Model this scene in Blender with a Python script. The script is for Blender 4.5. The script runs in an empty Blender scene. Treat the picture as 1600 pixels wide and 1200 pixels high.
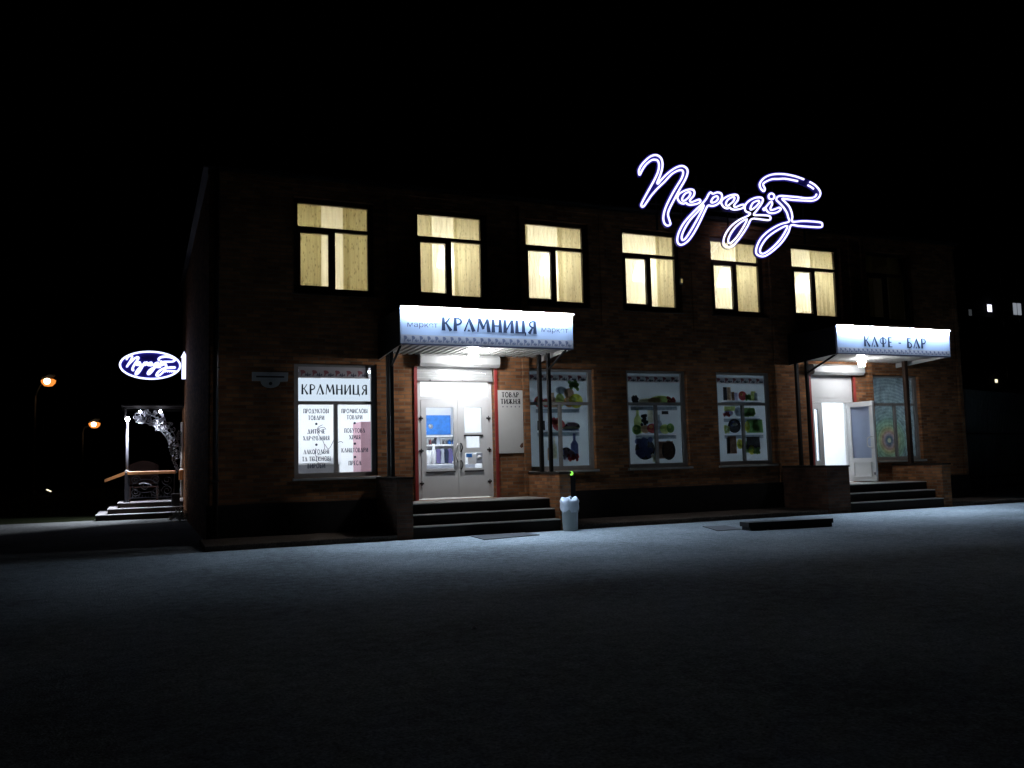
import bpy, bmesh, math, random
from mathutils import Vector, Matrix
random.seed(7)
R = math.radians
scene = bpy.context.scene
COL = scene.collection

# ------------------------------------------------------------------ camera, sky, exposure
cam_d = bpy.data.cameras.new('camera')
cam = bpy.data.objects.new('camera', cam_d)
COL.objects.link(cam)
CR = Vector((0.92013486, -0.39079346, -0.02514582))
CU = Vector((-0.01156276, -0.09129734, 0.99575655))
CF = Vector((0.39143089, 0.91593955, 0.08852452))
mw = Matrix((CR, CU, -CF)).transposed().to_4x4()
mw.translation = Vector((-2.9057, -17.9978, 1.4586))
cam.matrix_world = mw
cam_d.sensor_fit = 'HORIZONTAL'
cam_d.sensor_width = 36.0
cam_d.lens = 36.0 * 1350.06 / 1600.0
cam_d.clip_start = 0.1
cam_d.clip_end = 2000
scene.camera = cam

world = bpy.data.worlds.new("World")
scene.world = world
world.use_nodes = True
wn = world.node_tree.nodes
wl = world.node_tree.links
sky = wn.new('ShaderNodeTexSky')
sky.sky_type = 'NISHITA'
sky.sun_disc = False
sky.sun_elevation = R(-9)          # long after sunset
sky.sun_rotation = R(200)
wl.new(sky.outputs[0], wn['Background'].inputs['Color'])
wn['Background'].inputs['Strength'].default_value = 0.02

scene.view_settings.view_transform = 'Standard'
scene.view_settings.look = 'None'
scene.view_settings.exposure = 0
scene.view_settings.gamma = 1
scene.cycles.use_denoising = True
scene.cycles.sample_clamp_indirect = 6.0
scene.cycles.max_bounces = 8
scene.cycles.transparent_max_bounces = 12
scene.cycles.caustics_reflective = False
scene.cycles.caustics_refractive = False

# ------------------------------------------------------------------ materials
def nodes(name):
    m = bpy.data.materials.new(name)
    m.use_nodes = True
    nt = m.node_tree
    return m, nt, nt.nodes['Principled BSDF']

def N(nt, t, **kw):
    n = nt.nodes.new(t)
    for k, v in kw.items():
        setattr(n, k, v)
    return n

def rgba(c): return (c[0], c[1], c[2], 1.0)

def mat(name, col, rough=0.6, metal=0.0, var=0.25, scale=6.0, bump=0.0, bscale=60.0, spec=0.5):
    """Plain surface with procedural mottling and an optional fine bump."""
    m, nt, p = nodes(name)
    geo = N(nt, 'ShaderNodeNewGeometry')
    nz = N(nt, 'ShaderNodeTexNoise')
    nz.inputs['Scale'].default_value = scale
    nz.inputs['Detail'].default_value = 5
    nt.links.new(geo.outputs['Position'], nz.inputs['Vector'])
    mx = N(nt, 'ShaderNodeMix', data_type='RGBA')
    mx.inputs[6].default_value = rgba([c * (1 - var) for c in col])
    mx.inputs[7].default_value = rgba([min(1, c * (1 + var)) for c in col])
    nt.links.new(nz.outputs['Fac'], mx.inputs[0])
    nt.links.new(mx.outputs[2], p.inputs['Base Color'])
    p.inputs['Roughness'].default_value = rough
    p.inputs['Metallic'].default_value = metal
    p.inputs['Specular IOR Level'].default_value = spec
    if bump:
        n2 = N(nt, 'ShaderNodeTexNoise')
        n2.inputs['Scale'].default_value = bscale
        nt.links.new(geo.outputs['Position'], n2.inputs['Vector'])
        b = N(nt, 'ShaderNodeBump')
        b.inputs['Strength'].default_value = bump
        b.inputs['Distance'].default_value = 0.01
        nt.links.new(n2.outputs['Fac'], b.inputs['Height'])
        nt.links.new(b.outputs[0], p.inputs['Normal'])
    return m

def emit(name, col, strength):
    m = bpy.data.materials.new(name)
    m.use_nodes = True
    nt = m.node_tree
    nt.nodes.remove(nt.nodes['Principled BSDF'])
    e = N(nt, 'ShaderNodeEmission')
    e.inputs[0].default_value = rgba(col)
    e.inputs[1].default_value = strength
    nt.links.new(e.outputs[0], nt.nodes['Material Output'].inputs[0])
    return m

def brick_mat(name, c1, c2, mortar):
    m, nt, p = nodes(name)
    geo = N(nt, 'ShaderNodeNewGeometry')
    sp = N(nt, 'ShaderNodeSeparateXYZ')
    nt.links.new(geo.outputs['Position'], sp.inputs[0])
    ad = N(nt, 'ShaderNodeMath', operation='ADD')
    nt.links.new(sp.outputs[0], ad.inputs[0]); nt.links.new(sp.outputs[1], ad.inputs[1])
    cb = N(nt, 'ShaderNodeCombineXYZ')
    nt.links.new(ad.outputs[0], cb.inputs[0]); nt.links.new(sp.outputs[2], cb.inputs[1])
    br = N(nt, 'ShaderNodeTexBrick')
    br.inputs['Scale'].default_value = 1.0
    br.inputs['Brick Width'].default_value = 0.26
    br.inputs['Row Height'].default_value = 0.077
    br.inputs['Mortar Size'].default_value = 0.010
    br.inputs['Mortar Smooth'].default_value = 0.2
    br.inputs['Color1'].default_value = rgba(c1)
    br.inputs['Color2'].default_value = rgba(c2)
    br.inputs['Mortar'].default_value = rgba(mortar)
    nt.links.new(cb.outputs[0], br.inputs['Vector'])
    nz = N(nt, 'ShaderNodeTexNoise'); nz.inputs['Scale'].default_value = 3.0; nz.inputs['Detail'].default_value = 8
    nt.links.new(geo.outputs['Position'], nz.inputs['Vector'])
    cr = N(nt, 'ShaderNodeMapRange'); cr.inputs[1].default_value = 0.3; cr.inputs[2].default_value = 0.7
    cr.inputs[3].default_value = 0.7; cr.inputs[4].default_value = 1.2
    nt.links.new(nz.outputs['Fac'], cr.inputs[0])
    mx = N(nt, 'ShaderNodeMix', data_type='RGBA', blend_type='MULTIPLY'); mx.inputs[0].default_value = 1.0
    nt.links.new(br.outputs['Color'], mx.inputs[6]); nt.links.new(cr.outputs[0], mx.inputs[7])
    nt.links.new(mx.outputs[2], p.inputs['Base Color'])
    p.inputs['Roughness'].default_value = 0.9
    p.inputs['Specular IOR Level'].default_value = 0.1
    n2 = N(nt, 'ShaderNodeTexNoise'); n2.inputs['Scale'].default_value = 70
    nt.links.new(geo.outputs['Position'], n2.inputs['Vector'])
    sb = N(nt, 'ShaderNodeMath', operation='MULTIPLY_ADD'); sb.inputs[1].default_value = -1.0
    nt.links.new(br.outputs['Fac'], sb.inputs[0]); nt.links.new(n2.outputs['Fac'], sb.inputs[2])
    b = N(nt, 'ShaderNodeBump'); b.inputs['Strength'].default_value = 0.8; b.inputs['Distance'].default_value = 0.008
    nt.links.new(sb.outputs[0], b.inputs['Height']); nt.links.new(b.outputs[0], p.inputs['Normal'])
    return m

def glass_mat(name, tint=(0.97, 0.98, 1.0), refl=0.06):
    m = bpy.data.materials.new(name); m.use_nodes = True
    nt = m.node_tree; nt.nodes.remove(nt.nodes['Principled BSDF'])
    t = N(nt, 'ShaderNodeBsdfTransparent'); t.inputs[0].default_value = rgba(tint)
    g = N(nt, 'ShaderNodeBsdfGlossy'); g.inputs['Roughness'].default_value = 0.02
    fr = N(nt, 'ShaderNodeFresnel'); fr.inputs[0].default_value = 1.33
    mx = N(nt, 'ShaderNodeMixShader')
    nt.links.new(fr.outputs[0], mx.inputs[0]); nt.links.new(t.outputs[0], mx.inputs[1]); nt.links.new(g.outputs[0], mx.inputs[2])
    nt.links.new(mx.outputs[0], nt.nodes['Material Output'].inputs[0])
    return m

def cloth_mat(name, col, trans, see, stripe, pattern=0.0):
    """Curtain: diffuse + translucent cloth, optionally see-through, with vertical weave and print."""
    m = bpy.data.materials.new(name); m.use_nodes = True
    nt = m.node_tree; nt.nodes.remove(nt.nodes['Principled BSDF'])
    geo = N(nt, 'ShaderNodeNewGeometry')
    mp = N(nt, 'ShaderNodeMapping'); mp.inputs['Scale'].default_value = (28, 1, 1.2)
    nt.links.new(geo.outputs['Position'], mp.inputs[0])
    nz = N(nt, 'ShaderNodeTexNoise'); nz.inputs['Scale'].default_value = 1.0; nz.inputs['Detail'].default_value = 4
    nt.links.new(mp.outputs[0], nz.inputs['Vector'])
    mx = N(nt, 'ShaderNodeMix', data_type='RGBA')
    mx.inputs[6].default_value = rgba([c * (1 - stripe) for c in col]); mx.inputs[7].default_value = rgba([min(1, c * (1 + stripe)) for c in col])
    nt.links.new(nz.outputs['Fac'], mx.inputs[0])
    out = mx.outputs[2]
    if pattern:
        mp2 = N(nt, 'ShaderNodeMapping'); mp2.inputs['Scale'].default_value = (17, 4, 6)
        nt.links.new(geo.outputs['Position'], mp2.inputs[0])
        vz = N(nt, 'ShaderNodeTexVoronoi'); vz.inputs['Scale'].default_value = 1.3
        nt.links.new(mp2.outputs[0], vz.inputs['Vector'])
        rg = N(nt, 'ShaderNodeMapRange'); rg.inputs[1].default_value = 0.1; rg.inputs[2].default_value = 0.34
        rg.inputs[3].default_value = 1 - pattern; rg.inputs[4].default_value = 1.0
        nt.links.new(vz.outputs['Distance'], rg.inputs[0])
        m2 = N(nt, 'ShaderNodeMix', data_type='RGBA', blend_type='MULTIPLY'); m2.inputs[0].default_value = 1
        nt.links.new(out, m2.inputs[6]); nt.links.new(rg.outputs[0], m2.inputs[7])
        out = m2.outputs[2]
    d = N(nt, 'ShaderNodeBsdfDiffuse'); tr = N(nt, 'ShaderNodeBsdfTranslucent')
    nt.links.new(out, d.inputs[0]); nt.links.new(out, tr.inputs[0])
    a = N(nt, 'ShaderNodeMixShader'); a.inputs[0].default_value = trans
    nt.links.new(d.outputs[0], a.inputs[1]); nt.links.new(tr.outputs[0], a.inputs[2])
    res = a.outputs[0]
    if see:
        tp = N(nt, 'ShaderNodeBsdfTransparent')
        b = N(nt, 'ShaderNodeMixShader'); b.inputs[0].default_value = see
        nt.links.new(res, b.inputs[1]); nt.links.new(tp.outputs[0], b.inputs[2])
        res = b.outputs[0]
    nt.links.new(res, nt.nodes['Material Output'].inputs[0])
    return m

def ground_mat(name, dark, light, scale):
    m, nt, p = nodes(name)
    geo = N(nt, 'ShaderNodeNewGeometry')
    a = N(nt, 'ShaderNodeTexNoise'); a.inputs['Scale'].default_value = scale; a.inputs['Detail'].default_value = 9; a.inputs['Roughness'].default_value = 0.75
    b = N(nt, 'ShaderNodeTexNoise'); b.inputs['Scale'].default_value = 0.35; b.inputs['Detail'].default_value = 6
    c = N(nt, 'ShaderNodeTexVoronoi'); c.inputs['Scale'].default_value = 55
    for n in (a, b, c): nt.links.new(geo.outputs['Position'], n.inputs['Vector'])
    ra = N(nt, 'ShaderNodeMapRange'); ra.inputs[1].default_value = 0.33; ra.inputs[2].default_value = 0.68
    nt.links.new(a.outputs['Fac'], ra.inputs[0])
    mx = N(nt, 'ShaderNodeMix', data_type='RGBA'); mx.inputs[6].default_value = rgba(dark); mx.inputs[7].default_value = rgba(light)
    nt.links.new(ra.outputs[0], mx.inputs[0])
    rb = N(nt, 'ShaderNodeMapRange'); rb.inputs[1].default_value = 0.38; rb.inputs[2].default_value = 0.62; rb.inputs[3].default_value = 0.55; rb.inputs[4].default_value = 1.4
    b2 = N(nt, 'ShaderNodeTexNoise'); b2.inputs['Scale'].default_value = 7.0; b2.inputs['Detail'].default_value = 7; b2.inputs['Roughness'].default_value = .7
    nt.links.new(geo.outputs['Position'], b2.inputs['Vector'])
    av = N(nt, 'ShaderNodeMath', operation='MULTIPLY_ADD'); av.inputs[1].default_value = 1.0
    nt.links.new(b2.outputs['Fac'], av.inputs[0]); nt.links.new(b.outputs['Fac'], av.inputs[2])
    hf = N(nt, 'ShaderNodeMath', operation='MULTIPLY'); hf.inputs[1].default_value = 0.5
    nt.links.new(av.outputs[0], hf.inputs[0])
    nt.links.new(hf.outputs[0], rb.inputs[0])
    m2 = N(nt, 'ShaderNodeMix', data_type='RGBA', blend_type='MULTIPLY'); m2.inputs[0].default_value = 1
    nt.links.new(mx.outputs[2], m2.inputs[6]); nt.links.new(rb.outputs[0], m2.inputs[7])
    nt.links.new(m2.outputs[2], p.inputs['Base Color'])
    p.inputs['Roughness'].default_value = 0.9
    p.inputs['Specular IOR Level'].default_value = 0.02
    ad = N(nt, 'ShaderNodeMath', operation='ADD')
    nt.links.new(a.outputs['Fac'], ad.inputs[0]); nt.links.new(c.outputs['Distance'], ad.inputs[1])
    bp = N(nt, 'ShaderNodeBump'); bp.inputs['Strength'].default_value = 0.6; bp.inputs['Distance'].default_value = 0.012
    nt.links.new(ad.outputs[0], bp.inputs['Height']); nt.links.new(bp.outputs[0], p.inputs['Normal'])
    return m

def film_mat(name, col, var=.2, scale=12):
    """printed translucent film: partly lit from the front, partly by the room behind"""
    m = bpy.data.materials.new(name); m.use_nodes = True
    nt = m.node_tree; nt.nodes.remove(nt.nodes['Principled BSDF'])
    geo = N(nt, 'ShaderNodeNewGeometry')
    nz = N(nt, 'ShaderNodeTexNoise'); nz.inputs['Scale'].default_value = scale; nz.inputs['Detail'].default_value = 5
    nt.links.new(geo.outputs['Position'], nz.inputs['Vector'])
    mx = N(nt, 'ShaderNodeMix', data_type='RGBA')
    mx.inputs[6].default_value = rgba([c * (1 - var) for c in col]); mx.inputs[7].default_value = rgba([min(1, c * (1 + var)) for c in col])
    nt.links.new(nz.outputs['Fac'], mx.inputs[0])
    return film_out(m, nt, mx.outputs[2])

def film_out(m, nt, out):
    d = N(nt, 'ShaderNodeBsdfDiffuse'); tr = N(nt, 'ShaderNodeBsdfTranslucent')
    nt.links.new(out, d.inputs[0]); nt.links.new(out, tr.inputs[0])
    a = N(nt, 'ShaderNodeMixShader'); a.inputs[0].default_value = .5
    nt.links.new(d.outputs[0], a.inputs[1]); nt.links.new(tr.outputs[0], a.inputs[2])
    nt.links.new(a.outputs[0], nt.nodes['Material Output'].inputs[0])
    return m

def rings_mat(name, cx, cz):
    """Printed film: pale teal with soft rainbow rings round one point."""
    m, nt, p = nodes(name)
    geo = N(nt, 'ShaderNodeNewGeometry')
    sb = N(nt, 'ShaderNodeVectorMath', operation='SUBTRACT'); sb.inputs[1].default_value = (cx, 0, cz)
    nt.links.new(geo.outputs['Position'], sb.inputs[0])
    mu = N(nt, 'ShaderNodeVectorMath', operation='MULTIPLY'); mu.inputs[1].default_value = (1, 0, 1)
    nt.links.new(sb.outputs[0], mu.inputs[0])
    ln = N(nt, 'ShaderNodeVectorMath', operation='LENGTH')
    nt.links.new(mu.outputs[0], ln.inputs[0])
    rp = N(nt, 'ShaderNodeValToRGB')
    e = rp.color_ramp.elements
    pts = [(0, (.75, .8, .5)), (.06, (.7, .75, .6)), (.08, (.16, .22, .3)), (.12, (.2, .26, .34)), (.16, (.5, .42, .5)), (.24, (.66, .42, .34)), (.32, (.62, .58, .3)),
           (.42, (.42, .6, .40)), (.55, (.36, .56, .42)), (.66, (.4, .56, .56)), (1.0, (.46, .58, .62))]
    e[0].position, e[0].color = pts[0][0], rgba(pts[0][1])
    e[1].position, e[1].color = pts[-1][0], rgba(pts[-1][1])
    for pos, c in pts[1:-1]:
        x = e.new(pos); x.color = rgba(c)
    nt.links.new(ln.outputs['Value'], rp.inputs[0])
    sn = N(nt, 'ShaderNodeMath', operation='MULTIPLY'); sn.inputs[1].default_value = 70
    nt.links.new(ln.outputs['Value'], sn.inputs[0])
    s2 = N(nt, 'ShaderNodeMath', operation='SINE'); nt.links.new(sn.outputs[0], s2.inputs[0])
    nz = N(nt, 'ShaderNodeTexNoise'); nz.inputs['Scale'].default_value = 7; nz.inputs['Detail'].default_value = 6
    nt.links.new(geo.outputs['Position'], nz.inputs['Vector'])
    ma = N(nt, 'ShaderNodeMath', operation='MULTIPLY_ADD'); ma.inputs[1].default_value = 0.07
    nt.links.new(s2.outputs[0], ma.inputs[0]); nt.links.new(nz.outputs['Fac'], ma.inputs[2])
    mr = N(nt, 'ShaderNodeMapRange'); mr.inputs[1].default_value = 0.3; mr.inputs[2].default_value = 0.75; mr.inputs[3].default_value = 0.6; mr.inputs[4].default_value = 1.3
    nt.links.new(ma.outputs[0], mr.inputs[0])
    mx = N(nt, 'ShaderNodeMix', data_type='RGBA', blend_type='MULTIPLY'); mx.inputs[0].default_value = 1
    nt.links.new(rp.outputs[0], mx.inputs[6]); nt.links.new(mr.outputs[0], mx.inputs[7])
    nt.nodes.remove(p)
    return film_out(m, nt, mx.outputs[2])

M = {}
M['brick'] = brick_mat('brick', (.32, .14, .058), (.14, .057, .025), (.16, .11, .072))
M['brick_shaded'] = brick_mat('brick shaded', (.12, .06, .038), (.075, .038, .025), (.08, .06, .046))  # brick with shade mixed into its colour, for the left parapets
M['plinth'] = mat('plinth stone', (.02, .017, .016), .9, bump=.4, spec=.1)
M['ground'] = ground_mat('frosty asphalt', (.05, .058, .06), (.27, .292, .30), 38)
M['apron'] = ground_mat('paving', (.04, .03, .025), (.13, .1, .08), 30)
M['tile_dark'] = mat('dark step tile', (.02, .015, .012), .85, bump=.2, spec=.1)
M['tile_top'] = mat('step tread', (.30, .29, .27), .7, bump=.3, var=.3)
M['frame_brown'] = mat('brown window frame', (.05, .028, .02), .45)
M['frame_grey'] = mat('grey window frame', (.22, .21, .2), .45)
M['frame_white'] = mat('white plastic', (.62, .615, .61), .4, var=.06)
M['white_panel'] = mat('white metal', (.34, .34, .33), .4, var=.05)
M['fascia'] = mat('white sign vinyl', (.46, .53, .68), .55, var=.04, scale=3)
M['soffit'] = mat('soffit sheet', (.36, .355, .34), .4, var=.06)
M['black_metal'] = mat('black metal', (.010, .009, .009), .6, metal=.0, spec=.2)
M['dark_metal'] = mat('dark steel', (.05, .045, .045), .4, metal=.6)
M['red_metal'] = mat('red guide rail', (.26, .03, .025), .45)
M['navy'] = mat('navy letters', (.008, .02, .055), .5, var=.1)
M['navy_soft'] = mat('violet letters', (.075, .075, .12), .5, var=.1)
M['orn_soft'] = mat('soft ornament', (.17, .18, .26), .6)
M['maroon'] = mat('maroon print', (.33, .11, .13), .6)
M['vine'] = mat('vine print', (.10, .10, .14), .6)
M['orn_bg'] = mat('ornament band', (.50, .46, .48), .6, var=.08)
M['glass'] = glass_mat('window glass')
M['drape'] = cloth_mat('drape cloth', (.50, .45, .24), .55, 0.0, .3, .5)
M['drape_light'] = cloth_mat('pale drape cloth', (.62, .57, .37), .62, 0.0, .28, .3)
M['sheer'] = cloth_mat('sheer cloth', (.94, .90, .70), .82, .24, .16)
M['post_brown'] = mat('dark brown post', (.035, .02, .014), .6, spec=.2)
M['room_cream'] = mat('cream wall', (.74, .70, .57), .8, var=.06)
M['room_white'] = mat('white wall', (.82, .82, .83), .8, var=.03)
M['room_floor'] = mat('room floor', (.3, .28, .25), .5)
M['blue_poster'] = mat('blue poster', (.03, .17, .52), .5, var=.6, scale=9)
M['pink'] = mat('pink cabinet', (.62, .36, .42), .5, var=.08)
M['grey_counter'] = mat('grey counter', (.3, .3, .32), .5)
M['paper'] = mat('white paper', (.82, .83, .85), .7, var=.04)
M['purple'] = mat('purple goods', (.12, .10, .25), .6)
M['goods_grey'] = mat('grey goods', (.35, .38, .45), .5)
M['board'] = mat('notice board', (.50, .485, .46), .55, var=.06)
M['bin'] = mat('grey bin plastic', (.22, .24, .235), .55, var=.1)
M['bag'] = mat('white plastic bag', (.36, .39, .43), .4, var=.08, bump=.3, bscale=25)
M['mat'] = mat('rubber mat', (.018, .018, .019), .9, bump=.5)
M['patch'] = mat('dark patch', (.05, .05, .053), .9, bump=.4)  # flat panel, darker than the ground round it
M['wood_orange'] = mat('orange wood', (.50, .22, .08), .5, var=.25, scale=14)
M['wood_dark'] = mat('dark wood', (.10, .045, .025), .5)
M['iron_silver'] = mat('silvered iron', (.17, .175, .20), .4, metal=.5)
M['iron_dark'] = mat('dark iron', (.06, .06, .07), .4, metal=.5)
M['porch_tile'] = mat('porch tread', (.5, .5, .53), .7, bump=.3)
M['fence'] = mat('fence sheet', (.70, .72, .74), .6, metal=.0)
M['far_wall'] = mat('far block wall', (.20, .20, .21), .9)
M['roof'] = mat('roof sheet', (.018, .017, .017), .6, metal=.0, spec=.2)
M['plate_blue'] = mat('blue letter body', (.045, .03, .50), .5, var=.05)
M['plaque'] = mat('grey plaque', (.42, .42, .42), .6, var=.15, scale=14)
M['galv'] = mat('galvanised pole', (.022, .022, .022), .5, metal=.4)
M['neon'] = emit('neon tube', (.69, .66, 1.0), 2.1)
M['neon_small'] = emit('neon lines', (.62, .66, 1.0), 2.4)
for k_, c_ in (('orn_bg', (.66, .60, .62)), ('maroon', (.34, .13, .15)), ('vine', (.12, .12, .16))): M['film_' + k_] = film_mat('film ' + k_, c_)
M['frost'] = film_mat('frosted glass', (.44, .51, .66), .06, 4)
M['panel_cafe'] = emit('cafe ceiling light', (.80, .91, 1.0), 75.0)
M['panel_fill'] = emit('faint fill light', (1.0, .85, .6), 1.2)
M['bench_wood'] = mat('bench wood', (.045, .018, .012), .7)
M['lawn'] = ground_mat('dark lawn', (.008, .011, .006), (.022, .027, .014), 20)
M['strip'] = emit('light strip', (.57, .75, 1.0), 3100.0)
M['cutoff_lip'] = emit('glowing cutoff lip', (.84, .88, 1.0), 2.2)
M['globe'] = emit('lamp globe', (.94, .96, 1.0), 270.0)
M['globe_cafe'] = emit('cafe lamp globe', (.94, .96, 1.0), 150.0)
M['led_disc_cafe'] = emit('cafe added glow disc', (.94, .96, 1.0), 280.0)
M['led_disc'] = emit('added glow disc', (.94, .96, 1.0), 520.0)
M['panel_shop'] = emit('shop ceiling light', (.84, .94, 1.0), 27.0)
M['panel_dim'] = emit('dim ceiling light', (.80, .93, 1.0), 70.0)
M['panel_hall'] = emit('hall ceiling light', (1.0, .95, .77), 88.0)
M['pendant_glow'] = emit('pendant shade', (1.0, .95, .80), 9.0)
M['header_lit'] = emit('backlit header', (.72, .84, .95), 1.0)
M['transom_lit'] = emit('backlit transom', (.95, .98, 1.0), 1.25)
M['sodium'] = emit('sodium bulb', (1.0, .74, .45), 7.0)
M['sodium_bowl'] = emit('sodium bowl', (1.0, .30, .05), 1.1)
M['porch_bulb'] = emit('porch bulb', (.85, .87, 1.0), 110.0)
M['far_white'] = emit('far lit window', (.80, .82, 1.0), 2.4)
M['far_pane'] = emit('far dim window', (.62, .68, .78), .35)
M['far_dim'] = emit('far faint window', (.5, .55, .6), .06)
M['far_warm'] = emit('far warm lamp', (1.0, .9, .62), 1.6)
M['green_led'] = emit('green lamp', (.33, 1.0, .12), 1.3)
M['dim_led'] = emit('dim lamp', (.8, .62, .25), .45)

# ------------------------------------------------------------------ mesh helpers
BASE = {}

class MB:
    def __init__(s):
        s.v, s.f, s.mi, s.mats, s.sm = [], [], [], [], []
        s.xf = None
    def _m(s, m):
        if m not in s.mats: s.mats.append(m)
        return s.mats.index(m)
    def add(s, vs, fs, m=None, smooth=False):
        o = len(s.v)
        for p in vs:
            p = Vector(p)
            s.v.append(s.xf @ p if s.xf else p)
        k = s._m(m)
        for f in fs:
            s.f.append([i + o for i in f]); s.mi.append(k); s.sm.append(smooth)
    def box(s, x0, x1, y0, y1, z0, z1, m=None):
        vs = [(x0, y0, z0), (x1, y0, z0), (x1, y1, z0), (x0, y1, z0), (x0, y0, z1), (x1, y0, z1), (x1, y1, z1), (x0, y1, z1)]
        s.add(vs, [(0, 3, 2, 1), (4, 5, 6, 7), (0, 1, 5, 4), (1, 2, 6, 5), (2, 3, 7, 6), (3, 0, 4, 7)], m)
    def bevbox(s, x0, x1, y0, y1, z0, z1, b=.01, m=None):
        """box with chamfered vertical and top edges"""
        def ring(x0, x1, y0, y1, z, b):
            return [(x0 + b, y0, z), (x1 - b, y0, z), (x1, y0 + b, z), (x1, y1 - b, z), (x1 - b, y1, z), (x0 + b, y1, z), (x0, y1 - b, z), (x0, y0 + b, z)]
        vs = ring(x0, x1, y0, y1, z0, b) + ring(x0, x1, y0, y1, z1 - b, b) + ring(x0 + b, x1 - b, y0 + b, y1 - b, z1, b * .5)
        fs = [tuple(range(7, -1, -1)), tuple(range(16, 24))]
        for r in (0, 8):
            for i in range(8):
                j = (i + 1) % 8
                fs.append((r + i, r + j, r + 8 + j, r + 8 + i))
        s.add(vs, fs, m)
    def quad(s, a, b, c, d, m=None): s.add([a, b, c, d], [(0, 1, 2, 3)], m)
    def poly(s, pts, m=None): s.add(pts, [tuple(range(len(pts)))], m)
    def slab(s, pts, y0, y1, m=None):
        """polygon in x,z extruded from y0 (front) to y1"""
        n = len(pts)
        vs = [(x, y0, z) for x, z in pts] + [(x, y1, z) for x, z in pts]
        s.add(vs, [tuple(range(n)), tuple(range(2 * n - 1, n - 1, -1))] + [(i, i + n, (i + 1) % n + n, (i + 1) % n) for i in range(n)], m)
    def prism(s, pts, z0, z1, m=None):
        n = len(pts)
        vs = [(x, y, z0) for x, y in pts] + [(x, y, z1) for x, y in pts]
        s.add(vs, [tuple(range(n - 1, -1, -1)), tuple(range(n, 2 * n))] + [(i, (i + 1) % n, (i + 1) % n + n, i + n) for i in range(n)], m)
    def lathe(s, c, prof, n=16, m=None, axis='z', smooth=True):
        vs, fs = [], []
        for r, h in prof:
            for k in range(n):
                a = 2 * math.pi * k / n
                d = (r * math.cos(a), r * math.sin(a), h)
                if axis == 'y': d = (d[0], d[2], d[1])
                if axis == 'x': d = (d[2], d[0], d[1])
                vs.append((c[0] + d[0], c[1] + d[1], c[2] + d[2]))
        for i in range(len(prof) - 1):
            for k in range(n):
                l = (k + 1) % n
                fs.append((i * n + k, i * n + l, (i + 1) * n + l, (i + 1) * n + k))
        fs.append(tuple(range(n - 1, -1, -1))); fs.append(tuple(range((len(prof) - 1) * n, len(prof) * n)))
        s.add(vs, fs, m, smooth)
    def tube(s, pts, r, n=8, m=None, closed=False, taper=None):
        P = [Vector(p) for p in pts]
        L = len(P)
        vs, fs = [], []
        up = None
        for i, p in enumerate(P):
            if closed: t = P[(i + 1) % L] - P[i - 1]
            else: t = P[min(i + 1, L - 1)] - P[max(i - 1, 0)]
            if t.length < 1e-9: t = Vector((0, 0, 1))
            t.normalize()
            if up is None:
                up = Vector((0, 1, 0)) if abs(t.y) < .9 else Vector((1, 0, 0))
            a = up - t * up.dot(t)
            if a.length < 1e-6: a = t.orthogonal()
            a.normalize(); up = a
            b = t.cross(a)
            rr = r if taper is None else r + (taper - r) * i / max(1, L - 1)
            for k in range(n):
                an = 2 * math.pi * k / n
                vs.append(p + (a * math.cos(an) + b * math.sin(an)) * rr)
        for i in range(L if closed else L - 1):
            j = (i + 1) % L
            for k in range(n):
                l = (k + 1) % n
                fs.append((i * n + k, i * n + l, j * n + l, j * n + k))
        if not closed:
            fs.append(tuple(range(n - 1, -1, -1))); fs.append(tuple(range((L - 1) * n, L * n)))
        s.add(vs, fs, m, n > 4)
    def ball(s, c, r, m=None, n=12, sz=1.0):
        prof = [(max(1e-4, r * math.sin(math.pi * i / 8)), -r * sz * math.cos(math.pi * i / 8)) for i in range(9)]
        s.lathe(c, prof, n, m)
    def build(s, name, material=None, parent=None, merge=False):
        me = bpy.data.meshes.new(name)
        if parent is not None: base = BASE[parent.name]
        else:
            xs = [v.x for v in s.v]; ys = [v.y for v in s.v]; zs = [v.z for v in s.v]
            base = Vector(((min(xs) + max(xs)) / 2, (min(ys) + max(ys)) / 2, min(zs)))
        me.from_pydata([v - base for v in s.v], [], s.f)
        for k in s.mats: me.materials.append(M[k] if k else M[material])
        if not s.mats: me.materials.append(M[material])
        for p, k, sm in zip(me.polygons, s.mi, s.sm):
            p.material_index = k; p.use_smooth = sm
        bm = bmesh.new(); bm.from_mesh(me)
        bmesh.ops.recalc_face_normals(bm, faces=bm.faces[:])
        bm.to_mesh(me); bm.free()
        o = bpy.data.objects.new(name, me)
        COL.objects.link(o)
        if parent is not None:
            o.parent = parent; BASE[o.name] = base
        else:
            o.location = base; BASE[o.name] = base
        return o

def one(name, material, fn, parent=None):
    b = MB(); fn(b); return b.build(name, material, parent)

def tag(o, label, cat, group=None):
    o['label'] = label; o['category'] = cat
    if group: o['group'] = group
    return o

def thing(name, loc, label, cat, group=None):
    o = bpy.data.objects.new(name, None)
    o.empty_display_size = .2
    COL.objects.link(o); o.location = loc
    BASE[o.name] = Vector(loc)
    return tag(o, label, cat, group)

def struct(o):
    o['kind'] = 'structure'; return o

def smooth_path(pts, closed, step=4):
    """Catmull-Rom through the points"""
    P = [Vector(p) for p in pts]; n = len(P); out = []
    rng = range(n) if closed else range(n - 1)
    for i in rng:
        p0 = P[i - 1] if (closed or i) else P[0]
        p1 = P[i]; p2 = P[(i + 1) % n]
        p3 = P[(i + 2) % n] if (closed or i + 2 < n) else P[n - 1]
        for k in range(step):
            t = k / step
            out.append(.5 * ((2 * p1) + (p2 - p0) * t + (2 * p0 - 5 * p1 + 4 * p2 - p3) * t * t + (3 * p1 - p0 - 3 * p2 + p3) * t ** 3))
    if not closed: out.append(P[-1])
    return out

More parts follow.
